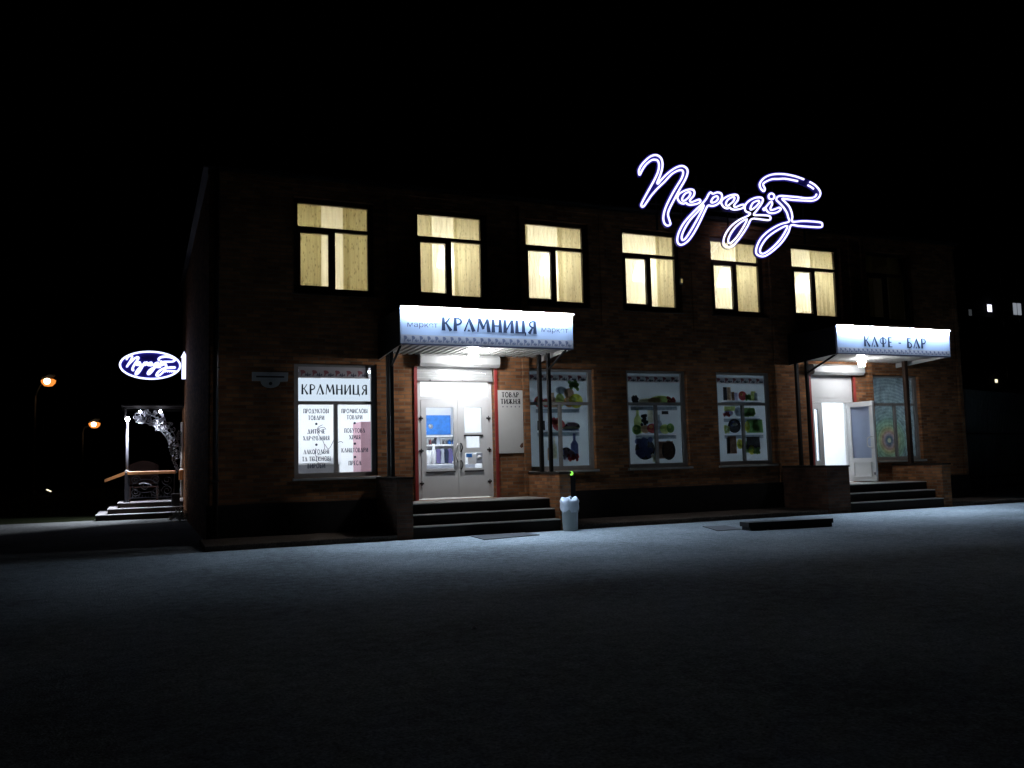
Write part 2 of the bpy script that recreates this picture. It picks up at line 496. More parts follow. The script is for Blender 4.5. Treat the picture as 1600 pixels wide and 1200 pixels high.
# ------------------------------------------------------------------ lettering: flared decorative capitals drawn as strokes
T, t_ = .19, .085
def arc(cx, cy, rx, ry, a0, a1, n=10):
    return [(cx + rx * math.cos(R(a0 + (a1 - a0) * i / n)), cy + ry * math.sin(R(a0 + (a1 - a0) * i / n))) for i in range(n + 1)]
def stem(x): return ([(x, 0), (x, .5), (x, 1)], T * 1.15, T * .8)
G = {
 'К': (.72, [stem(.1), ([(.2, .52), (.42, .75), (.56, 1)], t_, t_), ([(.27, .6), (.64, 0)], t_, T * 1.05)]),
 'Р': (.62, [stem(.1), (arc(.18, .72, .36, .25, 95, -90), t_, T * .7)]),
 'А': (.82, [([(.02, 0), (.4, 1)], t_, t_), ([(.36, 1), (.7, 0)], T * .75, T * 1.15), ([(.34, .16), (.34, .0)], .03, .19)]),
 'М': (.98, [([(.05, 0), (.16, 1)], t_, t_), ([(.16, 1), (.47, .22)], T, T * .8), ([(.45, .22), (.76, 1)], t_, t_), ([(.77, 1), (.87, 0)], T * .8, T * 1.15)]),
 'Н': (.76, [stem(.1), stem(.62), ([(.1, .5), (.62, .5)], t_, t_)]),
 'И': (.78, [stem(.1), stem(.64), ([(.14, .08), (.6, .95)], t_, t_)]),
 'Й': (.78, [stem(.1), stem(.64), ([(.14, .08), (.6, .95)], t_, t_), (arc(.37, 1.24, .15, .12, 190, 350, 6), t_, t_)]),
 'Ц': (.82, [stem(.1), stem(.6), ([(.02, .05), (.78, .05)], .1, .1), ([(.75, .08), (.74, -.16)], .1, .06)]),
 'Я': (.68, [stem(.54), (arc(.48, .72, .34, .25, 85, 270), t_, T * .6), ([(.38, .5), (.08, 0)], t_, T)]),
 'Ф': (.86, [stem(.42), (arc(.42, .6, .34, .3, 0, 360, 18), t_, t_)]),
 'Е': (.56, [stem(.1), ([(.1, .95), (.48, .95)], t_, t_), ([(.1, .5), (.42, .5)], t_, t_), ([(.1, .05), (.5, .05)], t_, t_)]),
 'Б': (.64, [stem(.1), ([(.1, .95), (.5, .95)], t_, t_), (arc(.18, .29, .36, .26, 90, -90), t_, T * .7)]),
 'Т': (.68, [stem(.33), ([(.0, .94), (.66, .94)], t_, t_)]),
 'О': (.86, [(arc(.4, .5, .34, .46, 0, 360, 20), T * .7, T * .7)]),
 'В': (.62, [stem(.1), (arc(.18, .75, .28, .21, 90, -90), t_, t_), (arc(.18, .28, .36, .25, 90, -90), t_, T * .6)]),
 'Ж': (1.0, [stem(.46), ([(.46, .55), (.1, 1)], t_, t_), ([(.46, .55), (.82, 1)], t_, t_), ([(.4, .6), (.04, 0)], t_, T), ([(.52, .6), (.9, 0)], t_, T)]),
 'П': (.74, [stem(.1), stem(.6), ([(.1, .94), (.6, .94)], t_, t_)]),
 'Д': (.84, [([(.14, .08), (.36, 1)], t_, t_), ([(.36, 1), (.64, .08)], T * .8, T), ([(.0, .06), (.8, .06)], t_, t_), ([(.05, .08), (.04, -.14)], t_, t_), ([(.75, .08), (.76, -.14)], t_, t_)]),
 'У': (.72, [([(.05, 1), (.36, .42)], T, T * .7), ([(.66, 1), (.3, .1), (.12, .02)], t_, T * .7)]),
 'І': (.24, [stem(.1)]),
 'Ї': (.34, [stem(.15), ([(.02, 1.12), (.02, 1.22)], t_, t_), ([(.28, 1.12), (.28, 1.22)], t_, t_)]),
 'Ч': (.7, [stem(.56), (arc(.36, .75, .26, .3, 180, 290, 7), T * .7, t_)]),
 'Г': (.52, [stem(.1), ([(.1, .94), (.5, .94)], t_, t_)]),
 'Л': (.8, [([(.0, .04), (.12, .06), (.34, 1)], t_, t_), ([(.34, 1), (.66, 0)], T * .8, T * 1.15)]),
 'Ь': (.6, [stem(.1), (arc(.18, .29, .34, .26, 90, -90), t_, T * .7)]),
 'Ю': (1.05, [stem(.1), ([(.1, .5), (.34, .5)], t_, t_), (arc(.64, .5, .3, .46, 0, 360, 18), T * .6, T * .6)]),
 'С': (.68, [(arc(.4, .5, .34, .46, 50, 310, 14), T * .6, T * .7)]),
 'Х': (.74, [([(.06, 1), (.66, 0)], T * .8, T * 1.1), ([(.62, 1), (.04, 0)], t_, t_)]),
 '-': (.5, [([(.08, .45), (.38, .45)], .1, .1)]),
 ' ': (.36, []),
}
def text_width(s, gap=.12): return sum(G[c][0] + gap for c in s) - gap
def write(b, s, x, z, h, y, width=None, m=None, gap=.12, bold=1.0, dy=-.0004):
    """lay the word flat on a plane facing -y, starting at x; width squeezes it to fit"""
    w = text_width(s, gap)
    kx = (width / w) if width else h
    cx = x
    j = 0
    for ch in s:
        for path, w0, w1 in G[ch][1]:
            j += 1
            yy = y + dy * (j % 3)
            n = len(path)
            pl, pr = [], []
            for i, (px, pz) in enumerate(path):
                a = path[max(0, i - 1)]; c = path[min(n - 1, i + 1)]
                dx, dz = c[0] - a[0], c[1] - a[1]
                ln = math.hypot(dx, dz) or 1
                hw = (w0 + (w1 - w0) * i / max(1, n - 1)) / 2 * bold
                nx, nz = -dz / ln * hw, dx / ln * hw
                pl.append((px + nx, pz + nz)); pr.append((px - nx, pz - nz))
            vs = [(cx + u * kx, yy, z + v * h) for u, v in pl + pr]
            b.add(vs, [(i, i + 1, n + i + 1, n + i) for i in range(n - 1)], m)
        cx += (G[ch][0] + gap) * kx
def write_c(b, s, xc, z, h, y, width=None, m=None, gap=.12, bold=1.0):
    w = width or text_width(s, gap) * h
    write(b, s, xc - w / 2, z, h, y, width, m, gap, bold)

def plain_text(name, s, x, z, width, height, y, material, parent, slot=None):
    """upright sans lettering from the built-in font, as a mesh"""
    cu = bpy.data.curves.new('lettering', 'FONT'); cu.body = s
    o = bpy.data.objects.new('lettering_source', cu); COL.objects.link(o)
    bpy.context.view_layer.update()
    me = bpy.data.meshes.new_from_object(o.evaluated_get(bpy.context.evaluated_depsgraph_get()))
    bpy.data.objects.remove(o); bpy.data.curves.remove(cu)
    xs = [v.co.x for v in me.vertices]; ys = [v.co.y for v in me.vertices]
    base = BASE[parent.name]
    kx = width / (max(xs) - min(xs)); kz = height / (max(ys) - min(ys)); x0 = min(xs); y0 = min(ys)
    for v in me.vertices:
        v.co = Vector((x + (v.co.x - x0) * kx, y, z + (v.co.y - y0) * kz)) - base
    me.materials.clear(); me.materials.append(M[material])
    r = bpy.data.objects.new(name, me); COL.objects.link(r); r.parent = parent; BASE[r.name] = base
    return r

def ornament(b, x0, x1, z0, z1, y, pitch, m1, m2):
    """folk band: tulip heads and leaf curls, repeated"""
    h = z1 - z0
    n = max(1, int(round((x1 - x0) / pitch)))
    p = (x1 - x0) / n
    for i in range(n):
        x = x0 + i * p
        b.poly([(x + .08 * p, y, z0 + .86 * h), (x + .2 * p, y, z0 + .95 * h), (x + .42 * p, y, z0 + .9 * h), (x + .56 * p, y, z0 + .66 * h), (x + .5 * p, y, z0 + .52 * h), (x + .3 * p, y, z0 + .42 * h), (x + .2 * p, y, z0 + .12 * h), (x + .13 * p, y, z0 + .1 * h), (x + .16 * p, y, z0 + .5 * h)], m1)
        for (a, c, d) in ((.56, .18, .5), (.72, .1, .62), (.9, .2, .42)):
            b.poly([(x + (a - .1) * p, y - .0005, z0 + c * h), (x + a * p, y - .0005, z0 + (d + .05) * h), (x + (a + .1) * p, y - .0005, z0 + (c + .12) * h), (x + a * p, y - .0005, z0 + (c - .05) * h)], m2)

# ================================================================== the ground
def g_(b):
    xs = [-300, -60, -20, -8, 0, 8, 16, 24, 60, 400]; ys = [-80, -30, -18, -10, -4, 0, 12, 60, 400]
    for i in range(len(xs) - 1):
        for j in range(len(ys) - 1):
            b.quad((xs[i], ys[j], 0), (xs[i + 1], ys[j], 0), (xs[i + 1], ys[j + 1], 0), (xs[i], ys[j + 1], 0))
struct(one('ground', 'ground', g_))
def lawn_(b):
    for x0, x1, y0, y1 in ((-300, -60, 12.4, 400), (-60, -4.25, 10.75, 400), (-4.2, -1.8, 13.6, 400), (-1.7, 19.2, 12.7, 400), (19.3, 400, 14.0, 400)):
        b.quad((x0, y0, .004), (x1, y0, .004), (x1, y1, .004), (x0, y1, .004))
struct(one('lawn', 'lawn', lawn_))

def apron(b):
    for x0, x1 in ((-1.9, 1.575), (5.315, 12.195), (16.305, 19.0)):
        b.bevbox(x0, x1, -1.74, -.2, .004, .10, .012)
    b.box(1.575, 5.315, -.9, -.2, .004, .09); b.box(12.195, 16.305, -.9, -.2, .004, .09)
struct(one('pavement', 'apron', apron))

# ================================================================== the building
X0, X1, YB = -1.75, 18.9, 12.5
YF = -.14
bld = thing('brick_building', (8.5, 6, 0), 'long two storey brick shop building with lit upper windows and two canopied entrances', 'building')
S = 2.6
UP = [(S * i - .1, S * i + 1.6, 5.02, 7.05) for i in range(7)]
LOW = [0, 2, 3, 4, 6]
LO = [(S * i - .1, S * i + 1.62, 1.22, 3.56) for i in LOW]
DOORS = [(2.46, 4.3, .66, 3.56), (13.3, 14.85, .66, 3.56)]
OPEN = UP + LO + DOORS
def wall_front(b):
    xs = sorted(set([X0, X1] + [v for o in OPEN for v in o[:2]]))
    zs = sorted(set([.70, 7.42] + [v for o in OPEN for v in o[2:]]) | {.0})
    zs = [z for z in zs if z == 0 or z >= .66]
    for i in range(len(xs) - 1):
        for j in range(len(zs) - 1):
            cx, cz = (xs[i] + xs[i + 1]) / 2, (zs[j] + zs[j + 1]) / 2
            if any(o[0] < cx < o[1] and o[2] < cz < o[3] for o in OPEN): continue
            b.quad((xs[i], YF, zs[j]), (xs[i + 1], YF, zs[j]), (xs[i + 1], YF, zs[j + 1]), (xs[i], YF, zs[j + 1]))
    for x0, x1, z0, z1 in OPEN:
        b.quad((x0, YF, z0), (x0, .12, z0), (x0, .12, z1), (x0, YF, z1))
        b.quad((x1, YF, z0), (x1, .12, z0), (x1, .12, z1), (x1, YF, z1))
        b.quad((x0, YF, z1), (x1, YF, z1), (x1, .12, z1), (x0, .12, z1))
        b.quad((x0, YF, z0), (x1, YF, z0), (x1, .12, z0), (x0, .12, z0))
    # side and rear walls
    b.quad((X0, YF, 0), (X0, YB, 0), (X0, YB, 7.42), (X0, YF, 7.42))
    b.quad((X1, YF, 0), (X1, YB, 0), (X1, YB, 7.42), (X1, YF, 7.42))
    b.quad((X0, YB, 0), (X1, YB, 0), (X1, YB, 7.42), (X0, YB, 7.42))
wall = one('wall', 'brick', wall_front, bld)
def pil(b):
    for x in (4.98, -1.72, 18.72, 12.12, 15.3):
        b.box(x, x + .15, YF - .06, YF - .001, .74, 7.3)
    for i in range(1, 7):                      # narrow brick piers between the upper windows
        if i not in (2, 5): b.box(S * i - .72, S * i - .60, YF - .045, YF - .001, 4.6, 7.3)
    b.box(X0 - .03, X1 + .03, YF - .05, YF - .002, 7.3, 7.415)
one('pilaster', 'brick', pil, bld)
for x0, x1 in ((X0 - .03, 1.575), (5.315, 12.195), (16.305, X1 + .03)):
    one('plinth', 'plinth', lambda b: b.bevbox(x0, x1, YF - .07, YF - .003, .1, .74, .015), bld)
def cornice(b):
    b.box(X0 - .12, X1 + .12, YF - .14, YB + .1, 7.425, 7.47)
    b.tube([(X0 - .12, YF - .16, 7.475), (X1 + .12, YF - .16, 7.475)], .045, 8)
one('roof', 'roof', cornice, bld)
def dp(b):
    b.tube([(-1.62, YF - .13, .15), (-1.62, YF - .13, 7.4)], .05, 8)
    for z in (1.2, 3.4, 5.6): b.box(-1.69, -1.55, YF - .19, YF - .06, z, z + .03)
one('downpipe', 'dark_metal', dp, bld)

# rooms seen through the glass: floors, ceilings, walls belong to the building
def room(x0, x1, y0, y1, z0, z1, wm, fm, cm=None):
    def f(b):
        b.quad((x0, y1, z0), (x1, y1, z0), (x1, y1, z1), (x0, y1, z1), wm)
        b.quad((x0, y0, z0), (x0, y1, z0), (x0, y1, z1), (x0, y0, z1), wm)
        b.quad((x1, y0, z0), (x1, y1, z0), (x1, y1, z1), (x1, y0, z1), wm)
        b.quad((x0, y0, z0), (x1, y0, z0), (x1, y1, z0), (x0, y1, z0), fm)
        b.quad((x0, y0, z1), (x1, y0, z1), (x1, y1, z1), (x0, y1, z1), cm or wm)
        # inner face of the street wall
        ops = [o for o in OPEN if o[0] > x0 - .01 and o[1] < x1 + .01 and o[2] > z0 - .2 and o[3] < z1 + .2]
        xs = sorted(set([x0, x1] + [v for o in ops for v in o[:2]])); zs = sorted(set([z0, z1] + [min(max(v, z0), z1) for o in ops for v in o[2:]]))
        for i in range(len(xs) - 1):
            for j in range(len(zs) - 1):
                cx, cz = (xs[i] + xs[i + 1]) / 2, (zs[j] + zs[j + 1]) / 2
                if any(o[0] < cx < o[1] and o[2] < cz < o[3] for o in ops): continue
                b.quad((xs[i], .12, zs[j]), (xs[i + 1], .12, zs[j]), (xs[i + 1], .12, zs[j + 1]), (xs[i], .12, zs[j + 1]), wm)
    return one('interior_wall', wm, f, bld)
room(-.5, 4.9, .12, 4.6, .64, 3.6, 'room_white', 'room_floor')
room(12.9, 15.2, .12, 4.2, .64, 3.6, 'room_white', 'room_white')
room(5.0, 12.05, .12, 4.2, .64, 3.6, 'room_white', 'room_floor')
room(15.3, 17.5, .12, 3.2, .64, 3.6, 'room_white', 'room_floor')
room(-.9, 15.3, .12, 4.6, 4.4, 7.3, 'room_cream', 'wood_dark')
room(15.4, 18.6, .12, 4.6, 4.4, 7.3, 'room_cream', 'wood_dark')

# upper windows
def upper_window(i):
    x = S * i
    def f(b):
        y0, y1 = -.03, .05
        b.box(x - .1, x, y0, y1, 5.02, 7.05); b.box(x + 1.48, x + 1.6, y0, y1, 5.02, 7.05)
        b.box(x, x + 1.48, y0, y1, 6.95, 7.05); b.box(x, x + 1.48, y0, y1, 6.38, 6.46)
        b.box(x, x + 1.48, y0, y1, 5.02, 5.16); b.box(x + .70, x + .78, y0, y1, 5.16, 6.38)
    w = one('window', 'frame_brown', f, bld)
    def sash(b):
        y0, y1 = -.05, .03
        b.box(x + .002, x + .055, y0, y1, 5.162, 6.378); b.box(x + .635, x + .698, y0, y1, 5.162, 6.378)
        b.box(x + .055, x + .635, y0, y1, 5.162, 5.2); b.box(x + .055, x + .635, y0, y1, 6.32, 6.378)
    one('sash', 'frame_brown', sash, w)
    for a in ((0, 1.48, 6.46, 6.95), (.055, .635, 5.2, 6.32), (.78, 1.48, 5.16, 6.38)):
        one('pane', 'glass', lambda b: b.box(x + a[0], x + a[1], .008, .014, a[2], a[3]), w)
    one('sill', 'frame_brown', lambda b: b.box(x - .12, x + 1.62, YF - .06, -.032, 4.985, 5.017), w)
for i in range(7): upper_window(i)

# ground floor shop windows
def shop_window(i):
    x = S * i
    mt = 'frame_grey'
    def f(b):
        y0, y1 = -.03, .05
        b.box(x - .1, x, y0, y1, 1.22, 3.56); b.box(x + 1.52, x + 1.62, y0, y1, 1.22, 3.56)
        b.box(x, x + 1.52, y0, y1, 3.5, 3.56); b.box(x, x + 1.52, y0, y1, 2.72, 2.79)
        b.box(x, x + 1.52, y0, y1, 1.22, 1.31); b.box(x + .73, x + .81, y0, y1, 1.31, 2.72)
    w = one('window', mt, f, bld)
    for a in ((0, 1.52, 2.79, 3.5), (0, .73, 1.31, 2.72), (.81, 1.52, 1.31, 2.72)):
        one('pane', 'glass', lambda b: b.box(x + a[0], x + a[1], .008, .014, a[2], a[3]), w)
    one('sill', 'tile_top', lambda b: b.bevbox(x - .14, x + 1.66, YF - .08, -.032, 1.165, 1.215, .008), w)
for i in LOW: shop_window(i)

# market doors: one frame, a wide leaf with a long pane, a narrow leaf with three panes
def leaf_bars(b, x0, x1, z0, z1, holes, y0, y1):
    """door leaf as bars round its panes"""
    xs = sorted(set([x0, x1] + [v for h in holes for v in h[:2]])); zs = sorted(set([z0, z1] + [v for h in holes for v in h[2:]]))
    for i in range(len(xs) - 1):
        run = None
        for j in range(len(zs) - 1):
            cx, cz = (xs[i] + xs[i + 1]) / 2, (zs[j] + zs[j + 1]) / 2
            solid = not any(h[0] < cx < h[1] and h[2] < cz < h[3] for h in holes)
            if solid: b.box(xs[i], xs[i + 1], y0, y1, zs[j], zs[j + 1])
def frame_m(b):
    b.box(2.50, 2.60, -.04, .06, .68, 3.28); b.box(4.18, 4.26, -.04, .06, .68, 3.28)
    b.box(2.60, 4.18, -.04, .06, 2.83, 2.90); b.box(2.60, 4.18, -.04, .06, 3.22, 3.28)
one('door_frame', 'frame_white', frame_m, bld)
one('transom_light', 'transom_lit', lambda b: b.box(2.60, 4.18, -.02, .01, 2.90, 3.22), bld)
def market_leaf(x0, x1, holes, mould):
    d = one('door', 'frame_white', lambda b: leaf_bars(b, x0, x1, .70, 2.825, holes, -.05, .01), bld)
    for h in holes:
        one('pane', 'glass', lambda b: b.box(h[0], h[1], -.022, -.016, h[2], h[3]), d)
    for h in mould: one('moulding', 'dark_metal', lambda b: b.bevbox(h[0] - .02, h[1] + .02, -.075, -.051, h[2] - .08, h[2] - .045, .005), d)
    return d
l1 = market_leaf(2.605, 3.44, [(2.72, 3.35, 1.32, 2.66)], [(2.72, 3.35, 1.32, 2.66)])
h2 = [(3.60, 4.01, 2.10, 2.66), (3.64, 3.96, 1.77, 2.03), (3.60, 4.01, 1.32, 1.66)]
l2 = market_leaf(3.445, 4.175, h2, [h2[0], h2[2]])
def handle(b):
    b.tube(smooth_path([(3.42, -.052, 1.86), (3.42, -.10, 1.85), (3.38, -.13, 1.80), (3.36, -.13, 1.67), (3.38, -.13, 1.54), (3.42, -.10, 1.49), (3.42, -.052, 1.48)], False), .016, 8)
one('handle', 'frame_white', handle, l1)
for zz in (1.87, 1.49):
    one('handle', 'dark_metal', lambda b: b.tube(smooth_path([(3.50, -.052, zz), (3.50, -.1, zz - .01), (3.52, -.12, zz - .09), (3.50, -.1, zz - .17), (3.50, -.052, zz - .18)], False), .014, 8), l2)
for d, x in ((l1, 2.60), (l2, 4.17)):
    for z in (1.02, 1.72, 2.42):
        one('hinge', 'dark_metal', lambda b: (b.tube([(x, -.062, z - .05), (x, -.062, z + .05)], .014, 8), b.box(x - .05, x + .05, -.058, -.051, z - .02, z + .02)), d)
one('paper_notice', 'paper', lambda b: b.box(3.66, 3.86, -.056, -.0515, 1.40, 1.62), l2)
one('paper_notice', 'blue_poster', lambda b: b.box(3.62, 3.76, -.061, -.0565, 1.56, 1.645), l2)
def nosmoke(b):
    b.box(3.86, 4.0, -.060, -.0565, 1.42, 1.65, 'goods_grey')
    b.lathe((3.93, -.062, 1.55), [(.052, -.001), (.052, .001)], 16, 'paper', 'y')
    b.box(3.905, 3.955, -.0655, -.0645, 1.54, 1.555, 'black_metal'); b.box(3.945, 3.953, -.0655, -.0645, 1.558, 1.58, 'black_metal')
one('paper_notice', 'goods_grey', nosmoke, l2)

# cafe door: frame, fixed side leaf, open leaf
def frame_c(b):
    b.box(13.32, 13.38, -.04, .06, .68, 2.80); b.box(14.58, 14.66, -.04, .06, .68, 2.80)
    b.box(13.32, 14.66, -.041, .06, 2.80, 2.92)
    b.box(13.31, 14.84, -.03, .05, 2.925, 3.55)
    b.box(14.665, 14.84, -.03, .05, .68, 2.92)
one('door_frame', 'frame_white', frame_c, bld)
fx = one('door', 'frame_white', lambda b: leaf_bars(b, 13.39, 13.74, .70, 2.79, [(13.47, 13.60, 1.25, 2.62)], -.05, .01), bld)
one('pane', 'glass', lambda b: b.box(13.47, 13.60, -.022, -.016, 1.25, 2.62), fx)
b = MB()
b.xf = Matrix.Translation((14.60, -.06, 0)) @ Matrix.Rotation(R(-86), 4, 'Z')
leaf_bars(b, 0, .86, .69, 2.79, [(.12, .74, 1.30, 2.66)], -.03, .03)
ol = b.build('door', 'frame_white', bld)
ol['label'] = 'white glazed door leaf standing wide open'
def on_leaf(fn):
    q = MB(); q.xf = Matrix.Translation((14.60, -.06, 0)) @ Matrix.Rotation(R(-86), 4, 'Z'); fn(q); return q
on_leaf(lambda q: q.box(.12, .74, -.004, .004, 1.30, 2.66)).build('pane', 'frost', ol)
on_leaf(lambda q: (leaf_bars(q, .14, .72, .80, 1.20, [(.17, .69, .83, 1.17)], -.045, -.0305),)).build('moulding', 'frame_white', ol)
on_leaf(lambda q: q.tube(smooth_path([(.80, -.032, 1.86), (.80, -.09, 1.85), (.70, -.10, 1.80), (.70, -.10, 1.62), (.80, -.09, 1.57), (.80, -.032, 1.56)], False), .016, 8)).build('handle', 'frame_white', ol)
on_leaf(lambda q: q.bevbox(.80, .84, -.05, -.0305, .86, .93, .006)).build('latch', 'dark_metal', ol)

# ceiling lights in the rooms
def ceil(x, y, z, w, d, m, label):
    t = thing('ceiling_light', (x, y, z), label, 'ceiling light', 'ceiling lights inside the building')
    one('housing', 'frame_white', lambda b: b.box(x - w / 2 - .03, x + w / 2 + .03, y - d / 2 - .03, y + d / 2 + .03, z - .03, z - .002), t)
    one('diffuser', m, lambda b: b.box(x - w / 2, x + w / 2, y - d / 2, y + d / 2, z - .05, z - .031), t)
for k, (x, y) in enumerate(((.4, 1.3), (2.2, 1.3), (4.0, 1.3), (.4, 3.2), (2.2, 3.2), (4.0, 3.2))):
    ceil(x, y, 3.6, 1.2, .3, 'panel_shop', 'white ceiling light panel inside the bright market hall')
for x, y in ((13.7, 1.4), (14.5, 3.0)): ceil(x, y, 3.6, 1.0, .4, 'panel_cafe', 'white ceiling light panel inside the bright cafe doorway')
for x in (6.0, 11.5): ceil(x, 2.2, 3.6, .6, .2, 'panel_dim', 'dim ceiling light behind the printed shop window posters')
ceil(16.8, 1.5, 7.3, .5, .2, 'panel_fill', 'faint fill light added behind the dark upper window over the cafe canopy')  # added lamp, lifts the dark window a little
ceil(16.4, 1.8, 3.6, .5, .2, 'panel_dim', 'dim ceiling light behind the ring patterned cafe window film')
for k in range(6): ceil((-.45, 2.5, 5.4, 8.25, 11.1, 14.0)[k], 1.9, 7.3, .55, .55, 'panel_hall', 'square warm ceiling light inside the upstairs hall')

# curtains of the upper windows
def curtain_sheet(x0, x1, z0, z1, y, amp, waves, ph=0.0):
    n = max(8, int((x1 - x0) / .018)); nz = 6
    vs, fs = [], []
    for j in range(nz + 1):
        z = z0 + (z1 - z0) * j / nz
        for i in range(n + 1):
            u = i / n
            x = x0 + (x1 - x0) * u
            a = amp * (1.0 - .35 * j / nz)
            vs.append((x, y + a * math.sin(waves * 6.283 * u + ph + .25 * math.sin(j * 1.3 + ph)) + .3 * a * math.sin(waves * 14.3 * u + 2 * ph), z))
    for j in range(nz):
        for i in range(n):
            fs.append((j * (n + 1) + i, j * (n + 1) + i + 1, (j + 1) * (n + 1) + i + 1, (j + 1) * (n + 1) + i))
    return vs, fs
CUR = [ # left drape to, sheer to, right drape from (relative to glass), drape cloth
    (.53, 1.03, 1.0, 'drape'), (.40, .95, .92, 'drape_light'), (.16, .98, .94, 'drape_light'), (.08, 1.12, 1.1, 'drape_light'), (.06, .98, .95, 'drape_light'), (.08, .86, .84, 'drape_light')]
WHERE = ['leftmost upper window', 'window above the market sign\'s left end', 'window above the market sign\'s right end', 'window below the roof sign\'s left end', 'window under the roof sign\'s middle', 'last lit upper window']
LOOK = ['olive patterned drapes with a narrow sheer strip', 'pale drapes with a bright sheer gap', 'cream drape and sheer curtain', 'wide cream sheer curtain and narrow drape', 'pale sheer curtain and smooth drape', 'cream curtains with a light crease']
for i, (l, sx, r, cl) in enumerate(CUR):
    x = S * i
    c = thing('curtain', (x + .75, .2, 4.5), LOOK[i] + ', ' + WHERE[i], 'curtain', 'curtains in the upper windows')
    def drape(a0, a1, ph):
        b = MB(); v, f = curtain_sheet(a0, a1, 4.5, 7.2, .20, .011, max(2, (a1 - a0) / .15), ph); b.add(v, f, None, True); return b.build('drape', cl, c)
    drape(x - .12, x + l, i * 1.1); drape(x + r, x + 1.62, i * 1.7 + 2)
    b = MB(); v, f = curtain_sheet(x + l - .06, x + sx + .06, 4.5, 7.2, .27, .010, (sx - l) / .10, i * 2.3); b.add(v, f, None, True); b.build('sheer', 'sheer', c)
    one('curtain_rail', 'wood_dark', lambda b: b.tube([(x - .2, .235, 7.22), (x + 1.7, .235, 7.22)], .015, 8), c)
x = S * 6
c = thing('curtain', (x + .75, .2, 4.5), 'unlit curtain in the dark upper window above the cafe canopy', 'curtain', 'curtains in the upper windows')
for a0, a1 in ((x - .12, x + .5), (x + 1.1, x + 1.62)):
    b = MB(); v, f = curtain_sheet(a0, a1, 4.5, 7.2, .2, .022, 5, 1.); b.add(v, f, None, True); b.build('drape', 'drape', c)
one('curtain_rail', 'wood_dark', lambda b: b.tube([(x - .2, .235, 7.22), (x + 1.7, .235, 7.22)], .015, 8), c)

# pendant lamps hanging behind windows 2-6
PW = ['second lit upper window from the left', 'third lit upper window from the left', 'fourth lit upper window from the left', 'fifth lit upper window from the left', 'last lit upper window on the right']
for k in range(5):
    x = 3.57 + 2.64 * k; y = .85
    p = thing('pendant_lamp', (x, y, 6.0), 'glowing bell shaped pendant lamp behind the ' + PW[k], 'lamp', 'pendant lamps over the upstairs tables')
    one('cord', 'black_metal', lambda b: b.tube([(x, y, 6.5), (x, y, 7.28)], .008, 6), p)
    one('lamp_shade', 'pendant_glow', lambda b: b.lathe((x, y, 6.02), [(.24, 0), (.235, .06), (.20, .2), (.15, .34), (.12, .42), (.04, .47)], 20), p)
    ld = bpy.data.lights.new('bulb', 'POINT'); ld.energy = 11; ld.color = (1.0, .93, .78); ld.shadow_soft_size = .12
    lo = bpy.data.objects.new('bulb', ld); COL.objects.link(lo); lo.parent = p; lo.location = (0, 0, -.16)

# ------------------------------------------------------------------ inside the market
t = thing('shop_counter', (.4, 1.3, .64), 'grey counter low behind the lettered shop window', 'counter')
one('body', 'grey_counter', lambda b: b.box(-.4, 1.05, 1.0, 1.6, .645, 1.48), t)
one('counter_top', 'room_white', lambda b: b.bevbox(-.43, 1.08, .97, 1.63, 1.481, 1.53, .01), t)
tag(one('pink_cabinet', 'pink', lambda b: (b.box(1.58, 2.25, 1.2, 2.0, .645, 2.42), b.box(1.60, 2.23, 1.185, 1.199, .7, 1.5), b.box(1.60, 2.23, 1.185, 1.199, 1.53, 2.38))), 'tall pink cabinet seen through the right pane of the lettered window', 'cabinet')
tag(one('paper_stack', 'paper', lambda b: [b.box(.82 + .01 * k, 1.02 - .004 * k, 1.1, 1.4, 1.535 + .012 * k, 1.545 + .012 * k) for k in range(8)]), 'white paper stack on the grey counter behind the lettered window', 'paper')
def bl(b):
    b.box(3.55, 5.0 - .15, 4.52, 4.585, 2.22, 2.75, 'blue_poster')
    for k in range(9): b.lathe((3.7 + random.random() * 1.0, 4.515, 2.28 + random.random() * .42), [(.02 + .05 * random.random(), -.002), (.01, .0)], 7, 'paper', 'y')
tag(one('blue_poster', 'blue_poster', bl), 'blue mottled poster on the wall seen through the market door', 'poster')
sh = thing('wall_shelf', (4.1, 4.2, .64), 'white wall shelf unit below the blue poster in the market', 'shelf')
one('board', 'room_white', lambda b: [b.box(3.3, 4.88, 3.9, 4.5, z, z + .04) for z in (1.0, 1.45, 1.9, 2.14)], sh)
one('side_panel', 'room_white', lambda b: [b.box(xx, xx + .03, 3.9, 4.5, .645, 2.18) for xx in (3.27, 4.865)], sh)
def goods(b):
    pal = ['purple', 'goods_grey', 'paper', 'maroon', 'grey_counter', 'navy_soft', 'blue_poster']
    for z in (1.045, 1.495, 1.945):
        xx = 3.35
        while xx < 4.8:
            w = .06 + random.random() * .09; hgt = .12 + random.random() * (.08 if z > 1.9 else .2)
            mm = random.choice(pal)
            if random.random() < .5: b.lathe((xx + w / 2, 4.05, z), [(w * .42, 0), (w * .42, hgt * .65), (w * .15, hgt * .8), (w * .15, hgt)], 8, mm)
            else: b.bevbox(xx, xx + w, 3.95, 4.2, z, z + hgt, .006, mm)
            xx += w + .015
gd = tag(one('shelf_goods', 'goods_grey', goods), 'mixed bottles and packets filling the white wall shelf', 'goods'); gd['kind'] = 'stuff'
c2 = thing('display_counter', (3.9, 2.6, .64), 'white display counter with goods behind the market door glass', 'counter')
one('body', 'room_white', lambda b: b.bevbox(3.45, 4.7, 2.3, 2.9, .645, 1.42, .01), c2)
one('price_strip', 'goods_grey', lambda b: b.box(3.45, 4.7, 2.285, 2.299, 1.32, 1.40), c2)
